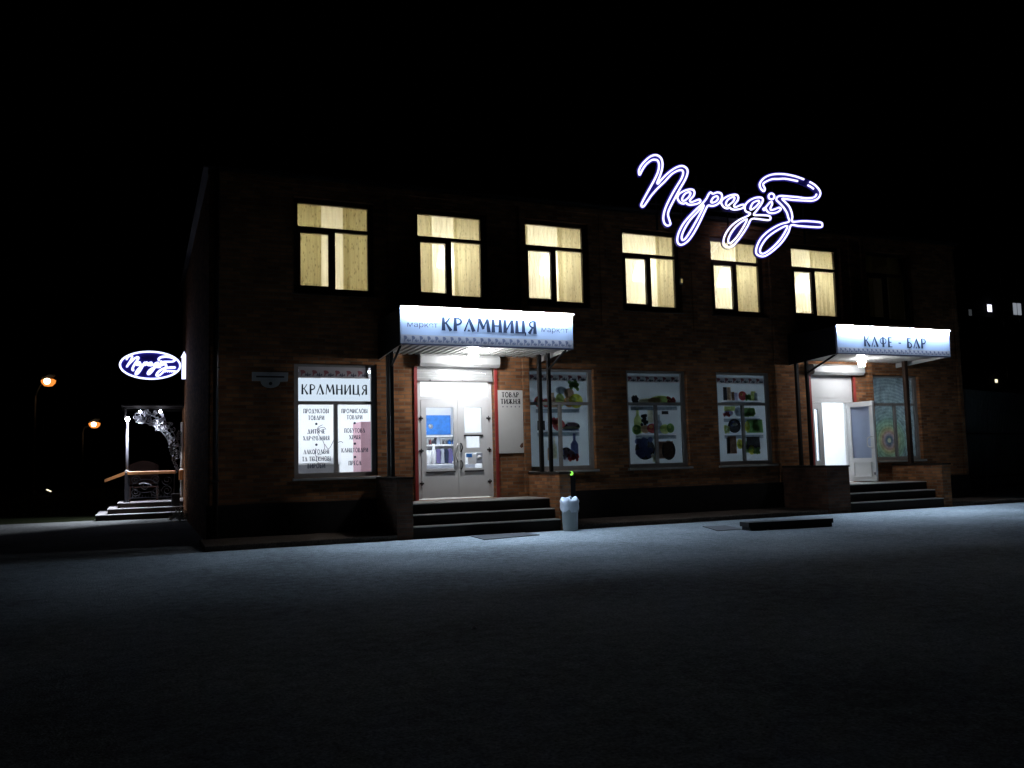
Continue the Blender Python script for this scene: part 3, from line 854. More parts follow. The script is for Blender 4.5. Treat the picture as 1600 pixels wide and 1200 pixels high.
tag(one('clothes_rack', 'purple', lambda b: [b.slab([(3.78 + .1 * k, 1.45), (3.88 + .1 * k, 1.43), (3.90 + .1 * k, 1.72), (3.86 + .1 * k, 1.80), (3.80 + .1 * k, 1.80), (3.77 + .1 * k, 1.72)], 2.5, 2.56, ('purple', 'goods_grey', 'navy', 'purple')[k]) for k in range(4)]), 'dark purple and grey packs standing on the display counter', 'packages')
tag(one('white_canister', 'paper', lambda b: (b.lathe((3.72, 2.55, 1.425), [(.06, 0), (.06, .3), (.03, .36), (.03, .5)], 12), b.lathe((3.58, 2.6, 1.425), [(.09, 0), (.09, .32), (.05, .34)], 12))), 'tall white bottles at the left of the display counter', 'bottle')
# a small fridge inside the cafe doorway
fr = thing('drinks_fridge', (13.5, 2.2, .64), 'dark drinks fridge behind the narrow side pane of the cafe door', 'fridge')
one('cabinet', 'grey_counter', lambda b: b.bevbox(13.1, 13.62, 1.0, 1.6, .645, 2.5, .02), fr)
one('fridge_door', 'navy', lambda b: b.box(13.15, 13.57, .985, .999, .75, 2.2), fr)

# ================================================================== entrances
def steps(name, x0, x1, label):
    """platform and two treads (tops 0.65, 0.44, 0.23), dark risers, worn treads"""
    t = thing(name, ((x0 + x1) / 2, -.9, 0), label, 'steps', 'entrance steps')
    def body(b):
        for y, z in ((-1.75, .215), (-1.50, .425), (-1.25, .635)):
            b.box(x0, x1, y, YF - .002 if z > .6 else y + .25, .003, z)
    one('riser', 'tile_dark', body, t)
    def tr(b):
        for y0, y1, z in ((-1.77, -1.50, .216), (-1.52, -1.25, .426), (-1.27, YF - .004, .636)):
            b.bevbox(x0 + .004, x1 - .004, y0, y1, z, z + .022, .006)
    one('tread', 'tile_top', tr, t)
steps('entrance_steps', 1.9, 5.05, 'three dark steps up to the market double door')
steps('entrance_steps', 12.9, 16.0, 'three dark steps up to the open cafe door')
def parapet(x0, x1, ztop, label):
    t = thing('brick_parapet', ((x0 + x1) / 2, -.9, 0), label, 'parapet', 'brick parapets beside the entrance steps')
    one('wall', 'brick_shaded' if x0 < 1.7 or 12 < x0 < 13 else 'brick', lambda b: b.box(x0, x1, -1.75, YF - .003, .003, ztop - .04), t)
    one('cap', 'tile_dark', lambda b: b.bevbox(x0 - .02, x1 + .02, -1.78, YF - .005, ztop - .039, ztop, .01), t)
parapet(1.58, 1.895, 1.2, 'dim brick parapet on the left of the market steps')
parapet(5.055, 5.31, 1.2, 'lit brick parapet between the market steps and the bin')
parapet(12.2, 12.895, 1.15, 'dark broad brick parapet on the left of the cafe steps')
parapet(16.005, 16.3, 1.12, 'lit brick parapet under the round patterned cafe window')

def canopy(x0, x1, zb, zt, posts, brace, label):
    t = thing('canopy', ((x0 + x1) / 2, -1, zb), label, 'canopy', 'entrance canopies')
    def sof(b):
        n = int((x1 - x0 - .1) / .15); w = (x1 - x0 - .1) / n
        for k in range(n):                       # ribbed white sheet
            xa = x0 + .05 + k * w; z = zb + .07
            b.box(xa, xa + w * .55, -1.84, YF - .003, z - .035, z + .01)
            b.box(xa + w * .55, xa + w, -1.84, YF - .003, z, z + .01)
    one('soffit', 'soffit', sof, t)
    for xx in (x0 + .002, x1 - .042):
        lf = xx < x0 + 1
        def wedge(b, xa, xb, e):
            pr = [(-1.84, zb), (YF - .003 - e, zb - .09), (YF - .003 - e, zt - .02), (-1.84, zt - .02)]
            b.add([(xa, y, z) for y, z in pr] + [(xb, y, z) for y, z in pr], [(0, 1, 2, 3), (7, 6, 5, 4), (0, 4, 5, 1), (1, 5, 6, 2), (2, 6, 7, 3), (3, 7, 4, 0)])
        one('side_panel', 'soffit', lambda b: wedge(b, xx + (.006 if lf else 0), xx + (.04 if lf else .034), 0), t)
        one('side_shade', 'black_metal', lambda b: wedge(b, xx + (0 if lf else .0345), xx + (.0055 if lf else .04), .001), t)  # black skin carrying the shade of the outer side as colour
    one('roof', 'roof', lambda b: b.box(x0, x1, -1.84, YF - .005, zt - .019, zt), t)
    for px, py, w, z0, z1, wd in posts:
        one('post', 'black_metal' if not wd else 'post_brown', lambda b: (b.bevbox(px - w / 2, px + w / 2, py - w / 2, py + w / 2, z0 + .012, z1, .006), b.box(px - w * .9, px + w * .9, py - w * .9, py + w * .9, z0 + .001, z0 + .011)), t)
    for a, c in brace:
        one('brace', 'black_metal', lambda b: b.tube([a, c], .026, 8), t)
    return t
canopy(1.65, 5.40, 3.76, 4.49, [(5.19, -.62, .085, 1.2, 3.82, 0), (5.26, -.95, .075, 1.2, 3.82, 0), (1.72, -.95, .075, 1.2, 3.82, 0), (1.74, -.62, .085, 1.2, 3.82, 0)],
       [((5.26, -.98, 3.45), (5.30, -1.82, 3.80)), ((1.72, -.98, 3.45), (1.70, -1.82, 3.80))], 'ribbed white canopy on thin black posts over the market double door')
canopy(12.62, 16.42, 3.86, 4.54, [(12.62, -.42, .085, 1.15, 3.9, 0), (12.63, -.78, .075, 1.15, 3.9, 0), (16.15, -.66, .11, 1.12, 3.9, 1)],
       [((12.63, -.80, 3.50), (12.72, -1.82, 3.90))], 'white canopy on dark posts over the open cafe door')

def fascia(x0, x1, z0, z1, label):
    t = thing('fascia_sign', ((x0 + x1) / 2, -1.88, z0), label, 'sign', 'lit fascia signs over the entrances')
    one('panel', 'fascia', lambda b: b.box(x0, x1, -1.90, -1.845, z0, z1), t)
    def edge(b):
        b.box(x0 - .006, x1 + .006, -1.905, -1.843, z0 - .022, z0 - .001)
    one('trim', 'navy_soft', edge, t)
    one('light_strip', 'strip', lambda b: b.quad((x0 + .01, -1.925, z1 + .02), (x1 + .03, -1.925, z1 + .02), (x1 + .03, -1.904, z1 + .02), (x0 + .01, -1.904, z1 + .02)), t)
    one('cutoff_lip', 'cutoff_lip', lambda b: b.box(x0 + .005, x1 + .035, -1.936, -1.931, z1 + .003, z1 + .024), t)  # lip added to cut the strip's far reach, made to glow itself
    def arms(b):
        n = 5
        for k in range(n):
            xx = x0 + .1 + (x1 - x0 - .2) * k / (n - 1)
            b.box(xx - .012, xx + .012, -1.935, -1.85, z1 + .035, z1 + .05)
        b.box(x0, x1 + .04, -1.937, -1.86, z1 + .0255, z1 + .0345)
        b.box(x0, x1 + .04, -1.8985, -1.8905, z1 + .0005, z1 + .025)  # back plate added to keep strip light off the wall behind
        for k in range(int((x1 - x0) / .075)):
            xx = x0 + .005 + .075 * k
            b.box(xx, xx + .003, -1.9305, -1.903, z1 - .010, z1 + .0195)  # fins added to limit the strip's sideways spread of light
    one('bracket_baffles', 'dark_metal', arms, t)
    return t
f1 = fascia(1.65, 5.40, 3.78, 4.49, 'wide white fascia sign with large dark letters over the market entrance')
one('lettering', 'navy', lambda b: write(b, 'КРАМНИЦЯ', 2.50, 4.06, .27, -1.9015, 2.06, None, .12, 1.25), f1)
for xx in (1.79, 4.67): plain_text('small_lettering', 'маркет', xx, 4.08, .62, .115, -1.9012, 'navy_soft', f1)
def orn1(b):
    b.box(1.66, 5.39, -1.9012, -1.9004, 3.79, 3.955, 'orn_bg')
    ornament(b, 1.70, 5.36, 3.80, 3.945, -1.902, .16, 'orn_soft', 'orn_soft')
one('ornament', 'navy_soft', orn1, f1)
f2 = fascia(12.62, 16.42, 3.88, 4.54, 'white fascia sign with three letter words over the cafe entrance')
f2['label'] = 'narrower looking white fascia sign over the open cafe door at right'
kx = 2.10 / text_width('КАФЕ - БАР')
for word, off in (('КАФЕ', 0), ('-', text_width('КАФЕ ') + .12), ('БАР', text_width('КАФЕ - ') + .12)):
    one('lettering', 'navy', lambda b: write(b, word, 13.48 + off * kx, 4.06, .26, -1.9015, text_width(word) * kx, None, .12, 1.1), f2)
def orn2(b):
    b.box(12.63, 16.41, -1.9012, -1.9004, 3.89, 4.02, 'orn_bg')
    ornament(b, 12.68, 16.38, 3.895, 4.01, -1.902, .14, 'orn_soft', 'orn_soft')
one('ornament', 'navy_soft', orn2, f2)

def ceiling_globe(x, y, z, label, sfx=''):
    t = thing('canopy_lamp', (x, y, z), label, 'lamp', 'bright lamps under the canopies')
    one('lamp_base', 'frame_white', lambda b: b.lathe((x, y, z), [(.10, -.03), (.11, .0), (.06, .012)], 16), t)
    one('globe', 'globe' + sfx, lambda b: b.ball((x, y, z - .12), .10, None, 16), t)
    one('led_disc', 'led_disc' + sfx, lambda b: b.poly([(x + .085 * math.cos(6.283 * k / 20), y + .085 * math.sin(6.283 * k / 20), z - .223) for k in range(20)]), t)  # glowing disc added below the globe to throw more light down
    one('disc_rim', 'frame_white', lambda b: b.lathe((x, y, z - .222), [(.088, 0), (.092, .004), (.088, .012), (.02, .014)], 20), t)
ceiling_globe(3.50, -.97, 3.812, 'glaring white globe lamp under the market canopy')
ceiling_globe(14.32, -.95, 3.912, 'glaring white globe lamp under the cafe canopy', '_cafe')

# roller shutters over both doors
def shutter(x0, x1, zt, zb, box, rails, label, rib):
    t = thing('roller_shutter', ((x0 + x1) / 2, YF - .1, zt), label, 'shutter', 'roller shutters over the doors')
    def bx(b):
        prof = [(-.36, zt - .06), (-.36, zt - .21), (-.30, zt - .27), (YF - .003, zt - .27), (YF - .003, zt), (-.30, zt)]
        n = len(prof)
        vs = [(box[0], y, z) for y, z in prof] + [(box[1], y, z) for y, z in prof]
        b.add(vs, [tuple(range(n)), tuple(range(2 * n - 1, n - 1, -1))] + [(i, (i + 1) % n, (i + 1) % n + n, i + n) for i in range(n)])
    one('shutter_box', 'white_panel', bx, t)
    if rib:
        def sl(b):
            z = zt - .275
            while z > zb + .01:
                b.bevbox(x0 + .04, x1 - .04, -.125, -.1, max(zb, z - .052), z, .006); z -= .055
        one('slats', 'white_panel', sl, t)
        one('bottom_bar', 'frame_grey', lambda b: (b.box(x0 + .04, x1 - .04, -.13, -.095, zb - .03, zb - .002), b.lathe((x0 + .35, -.14, zb - .01), [(.02, -.01), (.02, .01)], 8, None, 'y'), b.lathe((x1 - .75, -.14, zb - .01), [(.02, -.01), (.02, .01)], 8, None, 'y')), t)
    for xx in rails:
        one('guide_rail', 'red_metal', lambda b: b.box(xx - .035, xx + .035, YF - .035, YF - .002, .665, zt - .275), t)
shutter(2.46, 4.3, 3.80, 3.26, (2.52, 4.36), (2.46, 4.32), 'white roller shutter rolled half up above the market double door', True)
shutter(13.3, 14.85, 3.80, 2.95, (13.28, 15.02), (13.27, 14.81), 'white roller shutter box above the open cafe door', False)

# notice board beside the market door
t = thing('notice_board', (4.66, YF - .02, 1.62), 'pale notice board with two lines of heading between the market door and poster window', 'notice board')
one('panel', 'board', lambda b: b.bevbox(4.36, 4.97, YF - .03, YF - .003, 1.63, 3.04, .006), t)
def nb(b):
    write_c(b, 'ТОВАР', 4.665, 2.88, .115, YF - .0315, .42, 'black_metal', .12, 1.3); write_c(b, 'ТИЖНЯ', 4.665, 2.73, .115, YF - .0315, .48, 'black_metal', .12, 1.25)
    for k in range(5): b.poly([(4.46 + .1 * k, YF - .0312, 2.665), (4.48 + .1 * k, YF - .0312, 2.69), (4.50 + .1 * k, YF - .0312, 2.665), (4.48 + .1 * k, YF - .0312, 2.65)], 'vine')
    b.poly([(4.95, YF - .0312, 1.86), (4.90, YF - .0312, 1.84), (4.86, YF - .0312, 1.78), (4.90, YF - .0312, 1.74), (4.95, YF - .0312, 1.76)], 'wood_dark')
one('lettering', 'black_metal', nb, t)

# lettered film on the first shop window
t = thing('window_lettering', (.76, -.05, 1.4), 'backlit header and dark goods list stuck on the leftmost shop window', 'window sign')
one('header', 'header_lit', lambda b: b.box(.005, 1.515, .03, .034, 2.795, 3.27), t)
one('lettering', 'navy', lambda b: write(b, 'КРАМНИЦЯ', .07, 2.93, .21, .0045, 1.38), t)
def band(b):
    b.box(.0, 1.46, -.036, -.0315, 3.275, 3.50, 'orn_bg')
    ornament(b, .02, 1.45, 3.29, 3.44, -.0375, .245, 'maroon', 'vine')
one('ornament', 'orn_bg', band, t)
y = .0045
LEFT = (('ПРОДУКТОВІ', 2.55, .52), ('ТОВАРИ', 2.41, .33), ('ДИТЯЧЕ', 2.13, .36), ('ХАРЧУВАННЯ', 1.99, .54), ('АЛКОГОЛЬНІ', 1.71, .52), ('ТА ТЮТЮНОВІ', 1.565, .58), ('ВИРОБИ', 1.42, .36))
RIGHT = (('ПРОМИСЛОВІ', 2.55, .55), ('ТОВАРИ', 2.42, .33), ('ПОБУТОВА', 2.14, .44), ('ХІМІЯ', 2.0, .24), ('КАНЦТОВАРИ', 1.73, .56), ('ПРЕСА', 1.46, .27))
for xc, lines in ((.37, LEFT), (1.17, RIGHT)):
    for s, z, w in lines: one('list_line', 'navy', lambda b: write_c(b, s, xc, z - .01, .092, y, w, None, .12, 1.3), t)
for xc, zs in ((.37, (2.32, 1.89)), (1.17, (2.33, 1.90, 1.62))):
    for z in zs: one('bullet', 'navy', lambda b: b.lathe((xc, y, z), [(.026, -.0005), (.026, .0005)], 12, None, 'y'), t)
def vine(b):
    y = .003
    for p in ([(.50, 2.30), (.40, 2.24), (.40, 2.12), (.50, 1.98), (.54, 1.82), (.48, 1.70), (.38, 1.68)], [(.40, 2.22), (.52, 2.25), (.57, 2.20)], [(.36, 1.82), (.34, 1.70), (.42, 1.62), (.55, 1.60), (.60, 1.56)], [(.54, 1.9), (.62, 1.80), (.70, 1.92), (.73, 2.0)], [(.30, 1.60), (.40, 1.53), (.46, 1.45)], [(.82, 1.93), (.88, 1.95), (.92, 1.92)]):
        b.tube(smooth_path([(x, y, z) for x, z in p], False), .006, 5)
one('printed_vine', 'vine', vine, t)

# ------------------------------------------------------------------ printed posters behind the glass of the other shop windows
M['pr_bg'] = film_mat('poster paper', (.62, .70, .76), .12, 2.5)
M['pr_white'] = film_mat('poster shelf white', (.9, .92, .95))
PC = dict(red=(.38, .05, .05), orange=(.62, .27, .08), yellow=(.62, .56, .06), green=(.12, .26, .06), lime=(.42, .52, .16), black=(.015, .015, .02), brown=(.14, .07, .04), navyp=(.06, .08, .2),
          pinkp=(.55, .3, .4), cream=(.6, .52, .34), greyp=(.22, .26, .3), violet=(.25, .22, .34), tan=(.4, .26, .16))
for k, v in PC.items(): M['pr_' + k] = film_mat('print ' + k, tuple(min(.9, 1.35 * c + .05) for c in v), .45, 16)
def poster(i, shelves, items, label):
    x0 = S * i; y = .030
    t = thing('window_poster', (x0 + .76, y, 1.31), label, 'poster', 'printed food posters filling the shop windows')
    one('sheet', 'pr_bg', lambda b: b.quad((x0, y, 1.31), (x0 + 1.52, y, 1.31), (x0 + 1.52, y, 3.5), (x0, y, 3.5)), t)
    def orn(b):
        b.quad((x0 + .01, y - .001, 3.28), (x0 + 1.51, y - .001, 3.28), (x0 + 1.51, y - .001, 3.44), (x0 + .01, y - .001, 3.44), 'film_orn_bg')
        ornament(b, x0 + .02, x0 + 1.50, 3.29, 3.43, y - .002, .26, 'film_maroon', 'film_vine')
    one('ornament', 'film_orn_bg', orn, t)
    def pr(b):
        for a, c, z in shelves: b.quad((x0 + a, y - .001, z - .03), (x0 + c, y - .001, z - .03), (x0 + c, y - .001, z), (x0 + a, y - .001, z), 'pr_white'); b.quad((x0 + a, y - .001, z - .12), (x0 + c, y - .001, z - .12), (x0 + c, y - .001, z - .03), (x0 + a, y - .001, z - .03), 'pr_greyp')
        for n, (kind, cx, z, w, h, c) in enumerate(items):
            yy = y - .0016 - .0003 * n; c = 'pr_' + c; cx += x0
            if kind == 'o':
                b.add([(cx - .25 * w + .4 * w * math.cos(6.283 * k / 12), yy - .0001, z + .3 * h + .35 * h * math.sin(6.283 * k / 12)) for k in range(12)], [tuple(range(12))], {'pr_red': 'pr_orange', 'pr_orange': 'pr_cream', 'pr_yellow': 'pr_lime', 'pr_black': 'pr_navyp', 'pr_green': 'pr_lime'}.get(c, c))
                b.add([(cx + w * math.cos(6.283 * k / 18), yy, z + h * math.sin(6.283 * k / 18)) for k in range(18)], [tuple(range(18))], c)
            elif kind == 'b': b.poly([(cx - w, yy, z), (cx + w, yy, z), (cx + w, yy, z + h * .55), (cx + w * .35, yy, z + h * .72), (cx + w * .35, yy, z + h), (cx - w * .35, yy, z + h), (cx - w * .35, yy, z + h * .72), (cx - w, yy, z + h * .55)], c)
            elif kind == 'r': b.poly([(cx - w, yy, z), (cx + w, yy, z), (cx + w * .94, yy, z + h), (cx - w * .94, yy, z + h)], c)
            elif kind == 'l':
                for q in range(7):
                    a = R(20 + 23 * q)
                    b.poly([(cx, yy - .0001 * q, z), (cx + w * math.cos(a) - .02, yy - .0001 * q, z + h * math.sin(a)), (cx + w * 1.2 * math.cos(a), yy - .0001 * q, z + h * 1.15 * math.sin(a)), (cx + w * math.cos(a) + .02, yy - .0001 * q, z + h * .8 * math.sin(a))], c)
            elif kind == 'g':
                for q in range(16):
                    rx = cx + w * (random.random() * 2 - 1) * .8; rz = z + h * (random.random() * 2 - 1) * .8
                    rr = .22 * min(w, h) + .02
                    b.add([(rx + rr * math.cos(6.283 * k / 9), yy - .00002 * q, rz + rr * math.sin(6.283 * k / 9)) for k in range(9)], [tuple(range(9))], c)
    one('print', 'pr_green', pr, t)
poster(2, [(.18, 1.30, 2.66), (.2, 1.28, 2.12)], [
    ('o', .26, 2.80, .12, .13, 'red'), ('o', .44, 2.77, .10, .10, 'red'), ('b', .62, 2.67, .10, .34, 'tan'), ('o', .80, 2.83, .12, .17, 'lime'), ('o', .84, 3.07, .15, .09, 'greyp'), ('o', 1.04, 2.80, .14, .13, 'orange'), ('o', 1.04, 3.0, .13, .12, 'tan'), ('o', 1.22, 2.82, .18, .17, 'yellow'), ('g', 1.17, 3.18, .13, .12, 'green'),
    ('r', .3, 2.14, .1, .22, 'black'), ('o', .75, 2.26, .16, .14, 'red'), ('g', .72, 2.3, .16, .12, 'red'), ('o', 1.1, 2.22, .2, .10, 'black'), ('o', 1.1, 2.27, .14, .05, 'pinkp'), ('o', 1.06, 2.18, .22, .05, 'cream'), ('r', 1.0, 2.125, .28, .04, 'navyp'),
    ('b', .5, 1.45, .06, .45, 'tan'), ('b', .62, 1.48, .06, .5, 'cream'), ('b', 1.14, 1.5, .10, .56, 'navyp'), ('o', .92, 1.62, .14, .12, 'black'), ('g', 1.0, 1.56, .2, .1, 'violet'), ('o', .92, 1.63, .05, .08, 'pinkp'), ('o', 1.04, 1.6, .07, .07, 'pinkp'), ('g', 1.1, 1.5, .16, .08, 'red')],
    'poster of fruit and melons on white shelves behind the two canopy posts')
poster(3, [(.1, 1.42, 2.72), (.2, 1.36, 2.02)], [
    ('g', .22, 2.86, .10, .09, 'black'), ('o', .6, 2.82, .28, .08, 'cream'), ('o', .95, 2.86, .3, .10, 'lime'), ('o', .78, 2.84, .2, .07, 'tan'), ('g', 1.26, 2.85, .13, .08, 'red'),
    ('b', .28, 2.04, .11, .62, 'lime'), ('o', .24, 2.13, .13, .12, 'green'), ('g', .46, 2.36, .1, .14, 'black'), ('r', .64, 2.3, .08, .3, 'cream'), ('o', .48, 2.14, .13, .10, 'tan'), ('o', .68, 2.16, .15, .12, 'red'), ('b', .88, 2.04, .08, .45, 'greyp'), ('o', 1.04, 2.14, .15, .12, 'lime'), ('o', 1.2, 2.16, .11, .12, 'green'), ('r', 1.06, 2.5, .1, .08, 'black'), ('r', .32, 2.6, .1, .05, 'greyp'),
    ('o', .45, 1.66, .28, .26, 'black'), ('g', .42, 1.7, .24, .24, 'navyp'), ('r', .9, 1.42, .16, .42, 'brown'), ('o', 1.12, 1.62, .2, .24, 'black'), ('g', .7, 1.45, .08, .1, 'cream'), ('r', 1.12, 1.44, .14, .4, 'brown')],
    'dim poster of bottles and dark jars in the window midway between both entrances')
poster(4, [(.16, 1.4, 2.84), (.2, 1.34, 2.42), (.2, 1.42, 2.0)], [
    ('r', .28, 2.85, .06, .34, 'black'), ('r', .40, 2.85, .06, .34, 'tan'), ('r', .52, 2.85, .05, .22, 'brown'), ('r', .62, 2.85, .05, .2, 'violet'), ('o', .82, 2.97, .13, .12, 'red'), ('g', 1.0, 2.93, .09, .07, 'green'), ('r', 1.16, 2.85, .08, .24, 'lime'), ('r', 1.24, 2.85, .05, .2, 'greyp'),
    ('o', .36, 2.53, .14, .09, 'violet'), ('r', .4, 2.58, .18, .12, 'lime'), ('o', .66, 2.56, .12, .12, 'greyp'), ('g', .3, 2.49, .12, .05, 'red'), ('g', 1.02, 2.54, .18, .11, 'green'), ('r', 1.0, 2.44, .16, .22, 'green'),
    ('o', .52, 2.2, .2, .18, 'black'), ('o', .54, 2.24, .08, .04, 'cream'), ('g', .28, 2.12, .08, .1, 'lime'), ('r', 1.16, 2.02, .26, .34, 'green'), ('g', 1.2, 2.2, .22, .14, 'green'), ('o', .92, 2.18, .08, .14, 'yellow'),
    ('r', .42, 1.5, .14, .44, 'brown'), ('r', .3, 1.5, .05, .4, 'black'), ('o', .66, 1.74, .09, .13, 'yellow'), ('g', .84, 1.66, .12, .16, 'green'), ('r', 1.08, 1.6, .22, .32, 'black'), ('o', 1.02, 1.58, .1, .12, 'yellow'), ('g', 1.18, 1.56, .1, .08, 'green')],
    'poster of groceries on four white shelves in the window left of the cafe steps')
M['rings'] = rings_mat('ring print', 16.15, 1.76)
t = thing('window_film', (16.36, .03, 1.31), 'teal window film with soft rainbow rings beside the open cafe door', 'window film')
one('sheet', 'rings', lambda b: b.quad((15.6, .03, 1.31), (17.12, .03, 1.31), (17.12, .03, 3.5), (15.6, .03, 3.5)), t)

# address plaque with a round tail
t = thing('address_plaque', (-.57, YF - .01, 3.05), 'small grey address plaque with a round tab on the dark wall left of the windows', 'plaque')
def plq(b):
    pts = [(-.93, 3.18), (-.76, 3.18)] + [(-.57 + .19 * math.cos(R(180 + 18 * k)), 3.17 + .13 * math.sin(R(180 + 18 * k))) for k in range(11)] + [(-.23, 3.18), (-.22, 3.36), (-.93, 3.36)]
    b.slab(pts, YF - .025, YF - .003)
one('plate', 'plaque', plq, t)
one('lettering', 'dark_metal', lambda b: (b.box(-.85, -.30, YF - .0262, YF - .0255, 3.25, 3.285), b.lathe((-.57, YF - .027, 3.13), [(.035, -.001), (.035, .001)], 10, None, 'y')), t)
tag(one('wall_sensor', 'dim_led', lambda b: (b.bevbox(9.33, 9.40, YF - .05, YF - .003, 5.72, 5.90, .01, 'frame_grey'), b.box(9.345, 9.385, YF - .056, YF - .0505, 5.76, 5.86, 'dim_led'))), 'tiny amber lit box on the wall between the fourth and fifth lit upper windows', 'wall lamp')

# ================================================================== roof sign: script letters, outlined with light tubes
NEON = [('П',[[(8110,8300),(8180,8420),(8290,8570),(8450,8700),(8560,8730),(8640,8710),(8670,8610),(8640,8450),(8550,8270),(8420,8060),(8260,7810),(8130,7590),(8120,7530),(8150,7510),(8210,7550),(8410,7810),(8610,8020),(8820,8210),(9020,8410),(9200,8520),(9330,8550),(9370,8490),(9320,8350),(9210,8190),(9050,7960),(8890,7700),(8780,7480),(8730,7280),(8760,7150),(8850,7100),(8930,7150),(8910,7230),(8870,7380),(8920,7530),(9070,7780),(9260,8080),(9420,8320),(9500,8500),(9480,8610),(9370,8660),(9230,8630),(9050,8530),(8850,8370),(8690,8210),(8620,8130),(8600,8160),(8650,8260),(8720,8420),(8770,8590),(8760,8740),(8700,8820),(8590,8850),(8440,8800),(8290,8680),(8160,8540),(8090,8410),(8090,8330)]]),
('а',[[(9180,7790),(9170,7850),(9230,7940),(9380,8030),(9530,8080),(9640,8080),(9680,8020),(9650,7930),(9570,7850),(9530,7790),(9580,7760),(9700,7810),(9810,7850),(9850,7820),(9800,7760),(9690,7720),(9550,7690),(9450,7700),(9420,7730),(9340,7700),(9240,7720)],[(9300,7800),(9340,7890),(9430,7980),(9530,8010),(9560,7980),(9510,7890),(9430,7820),(9350,7770)]]),
('р',[[(10160,8070),(10240,8040),(10370,8090),(10490,8070),(10510,7970),(10430,7840),(10300,7750),(10170,7720),(10070,7720),(9980,7590),(9820,7310),(9630,7010),(9440,6780),(9260,6660),(9140,6670),(9110,6790),(9180,6990),(9340,7230),(9610,7500),(9870,7730),(10020,7880),(10090,7990)],[(9940,7730),(9760,7540),(9520,7310),(9330,7050),(9240,6850),(9270,6770),(9370,6840),(9530,7050),(9720,7330),(9890,7600)],[(10170,7830),(10240,7940),(10350,7990),(10390,7940),(10330,7860),(10220,7810)]]),
('а',[[(10500,7780),(10480,7850),(10550,7940),(10710,8030),(10870,8080),(10980,8080),(11020,8020),(10990,7940),(10910,7850),(10870,7790),(10920,7760),(11040,7810),(11160,7850),(11200,7820),(11140,7760),(11040,7720),(10890,7690),(10780,7700),(10740,7730),(10660,7700),(10560,7720)],[(10620,7800),(10660,7900),(10760,7980),(10870,8020),(10900,7990),(10850,7900),(10760,7830),(10680,7770)]]),
('д',[[(11210,7810),(11330,7950),(11540,8060),(11740,8090),(11800,8030),(11720,7890),(11570,7720),(11480,7610),(11680,7620),(11950,7630),(12020,7580),(11950,7510),(11650,7510),(11400,7490),(11270,7300),(11100,7080),(10900,6860),(10730,6720),(10560,6710),(10490,6820),(10560,7020),(10750,7250),(11020,7440),(11280,7560),(11370,7640),(11230,7680)],[(11260,7480),(10980,7320),(10760,7100),(10640,6890),(10680,6800),(10860,6930),(11080,7190)],[(11380,7760),(11470,7920),(11640,8000),(11680,7960),(11580,7850),(11440,7750)]]),
('і',[[(11800,7800),(11870,7840),(11970,7940),(12050,8010),(12090,8000),(12090,7940),(12030,7840),(12050,7790),(12170,7820),(12320,7880),(12370,7840),(12270,7760),(12110,7710),(11980,7710),(11910,7760),(11880,7800),(11820,7760)],[(12180,8160),(12160,8120),(12110,8080),(12050,8080),(12000,8100),(11990,8150),(12010,8190),(12060,8230),(12120,8230),(12160,8210)]]),
('З',[[(11850,8270),(11760,8320),(11720,8440),(11820,8580),(12010,8700),(12250,8770),(12540,8800),(12830,8790),(13100,8750),(13390,8680),(13570,8610),(13700,8500),(13740,8400),(13660,8270),(13490,8180),(13210,8150),(12810,8130),(12600,8130),(12430,8130),(12510,8060),(12640,7950),(12710,7820),(12740,7670),(12730,7540),(13040,7580),(13340,7600),(13690,7600),(13740,7540),(13680,7470),(13300,7450),(12920,7440),(12680,7440),(12580,7240),(12340,6950),(12030,6700),(11770,6550),(11610,6540),(11500,6600),(11520,6760),(11650,6980),(11870,7180),(12130,7340),(12370,7450),(12620,7530),(12600,7640),(12560,7770),(12460,7900),(12330,8010),(12240,8080),(12280,8160),(12390,8200),(12600,8210),(12950,8220),(13250,8220),(13510,8270),(13600,8370),(13550,8470),(13420,8550),(13260,8600),(13060,8650),(12820,8670),(12560,8680),(12340,8650),(12130,8620),(11920,8530),(11830,8450),(11880,8350)],[(12560,7410),(12240,7280),(11910,7070),(11710,6860),(11620,6690),(11660,6610),(11800,6640),(12090,6840),(12360,7100)]])]
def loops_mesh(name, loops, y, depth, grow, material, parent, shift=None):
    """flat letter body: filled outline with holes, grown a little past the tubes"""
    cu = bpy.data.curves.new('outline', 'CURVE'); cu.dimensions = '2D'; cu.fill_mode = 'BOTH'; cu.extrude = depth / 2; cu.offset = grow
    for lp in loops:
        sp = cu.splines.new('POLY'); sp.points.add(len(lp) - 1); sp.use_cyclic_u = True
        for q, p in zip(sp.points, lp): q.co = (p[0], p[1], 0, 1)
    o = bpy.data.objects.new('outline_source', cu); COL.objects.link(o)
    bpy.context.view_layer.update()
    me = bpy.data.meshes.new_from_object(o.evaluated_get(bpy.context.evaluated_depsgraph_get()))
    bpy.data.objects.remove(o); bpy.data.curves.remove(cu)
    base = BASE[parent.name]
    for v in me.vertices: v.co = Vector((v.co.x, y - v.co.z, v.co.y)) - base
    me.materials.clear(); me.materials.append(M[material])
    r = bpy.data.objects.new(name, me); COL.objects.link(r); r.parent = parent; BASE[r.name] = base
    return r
YS = -.45
sign = thing('roof_sign', (11, YS, 7.47), 'large glowing script sign of outlined letters standing on the roof edge', 'sign')
LETTERS = []
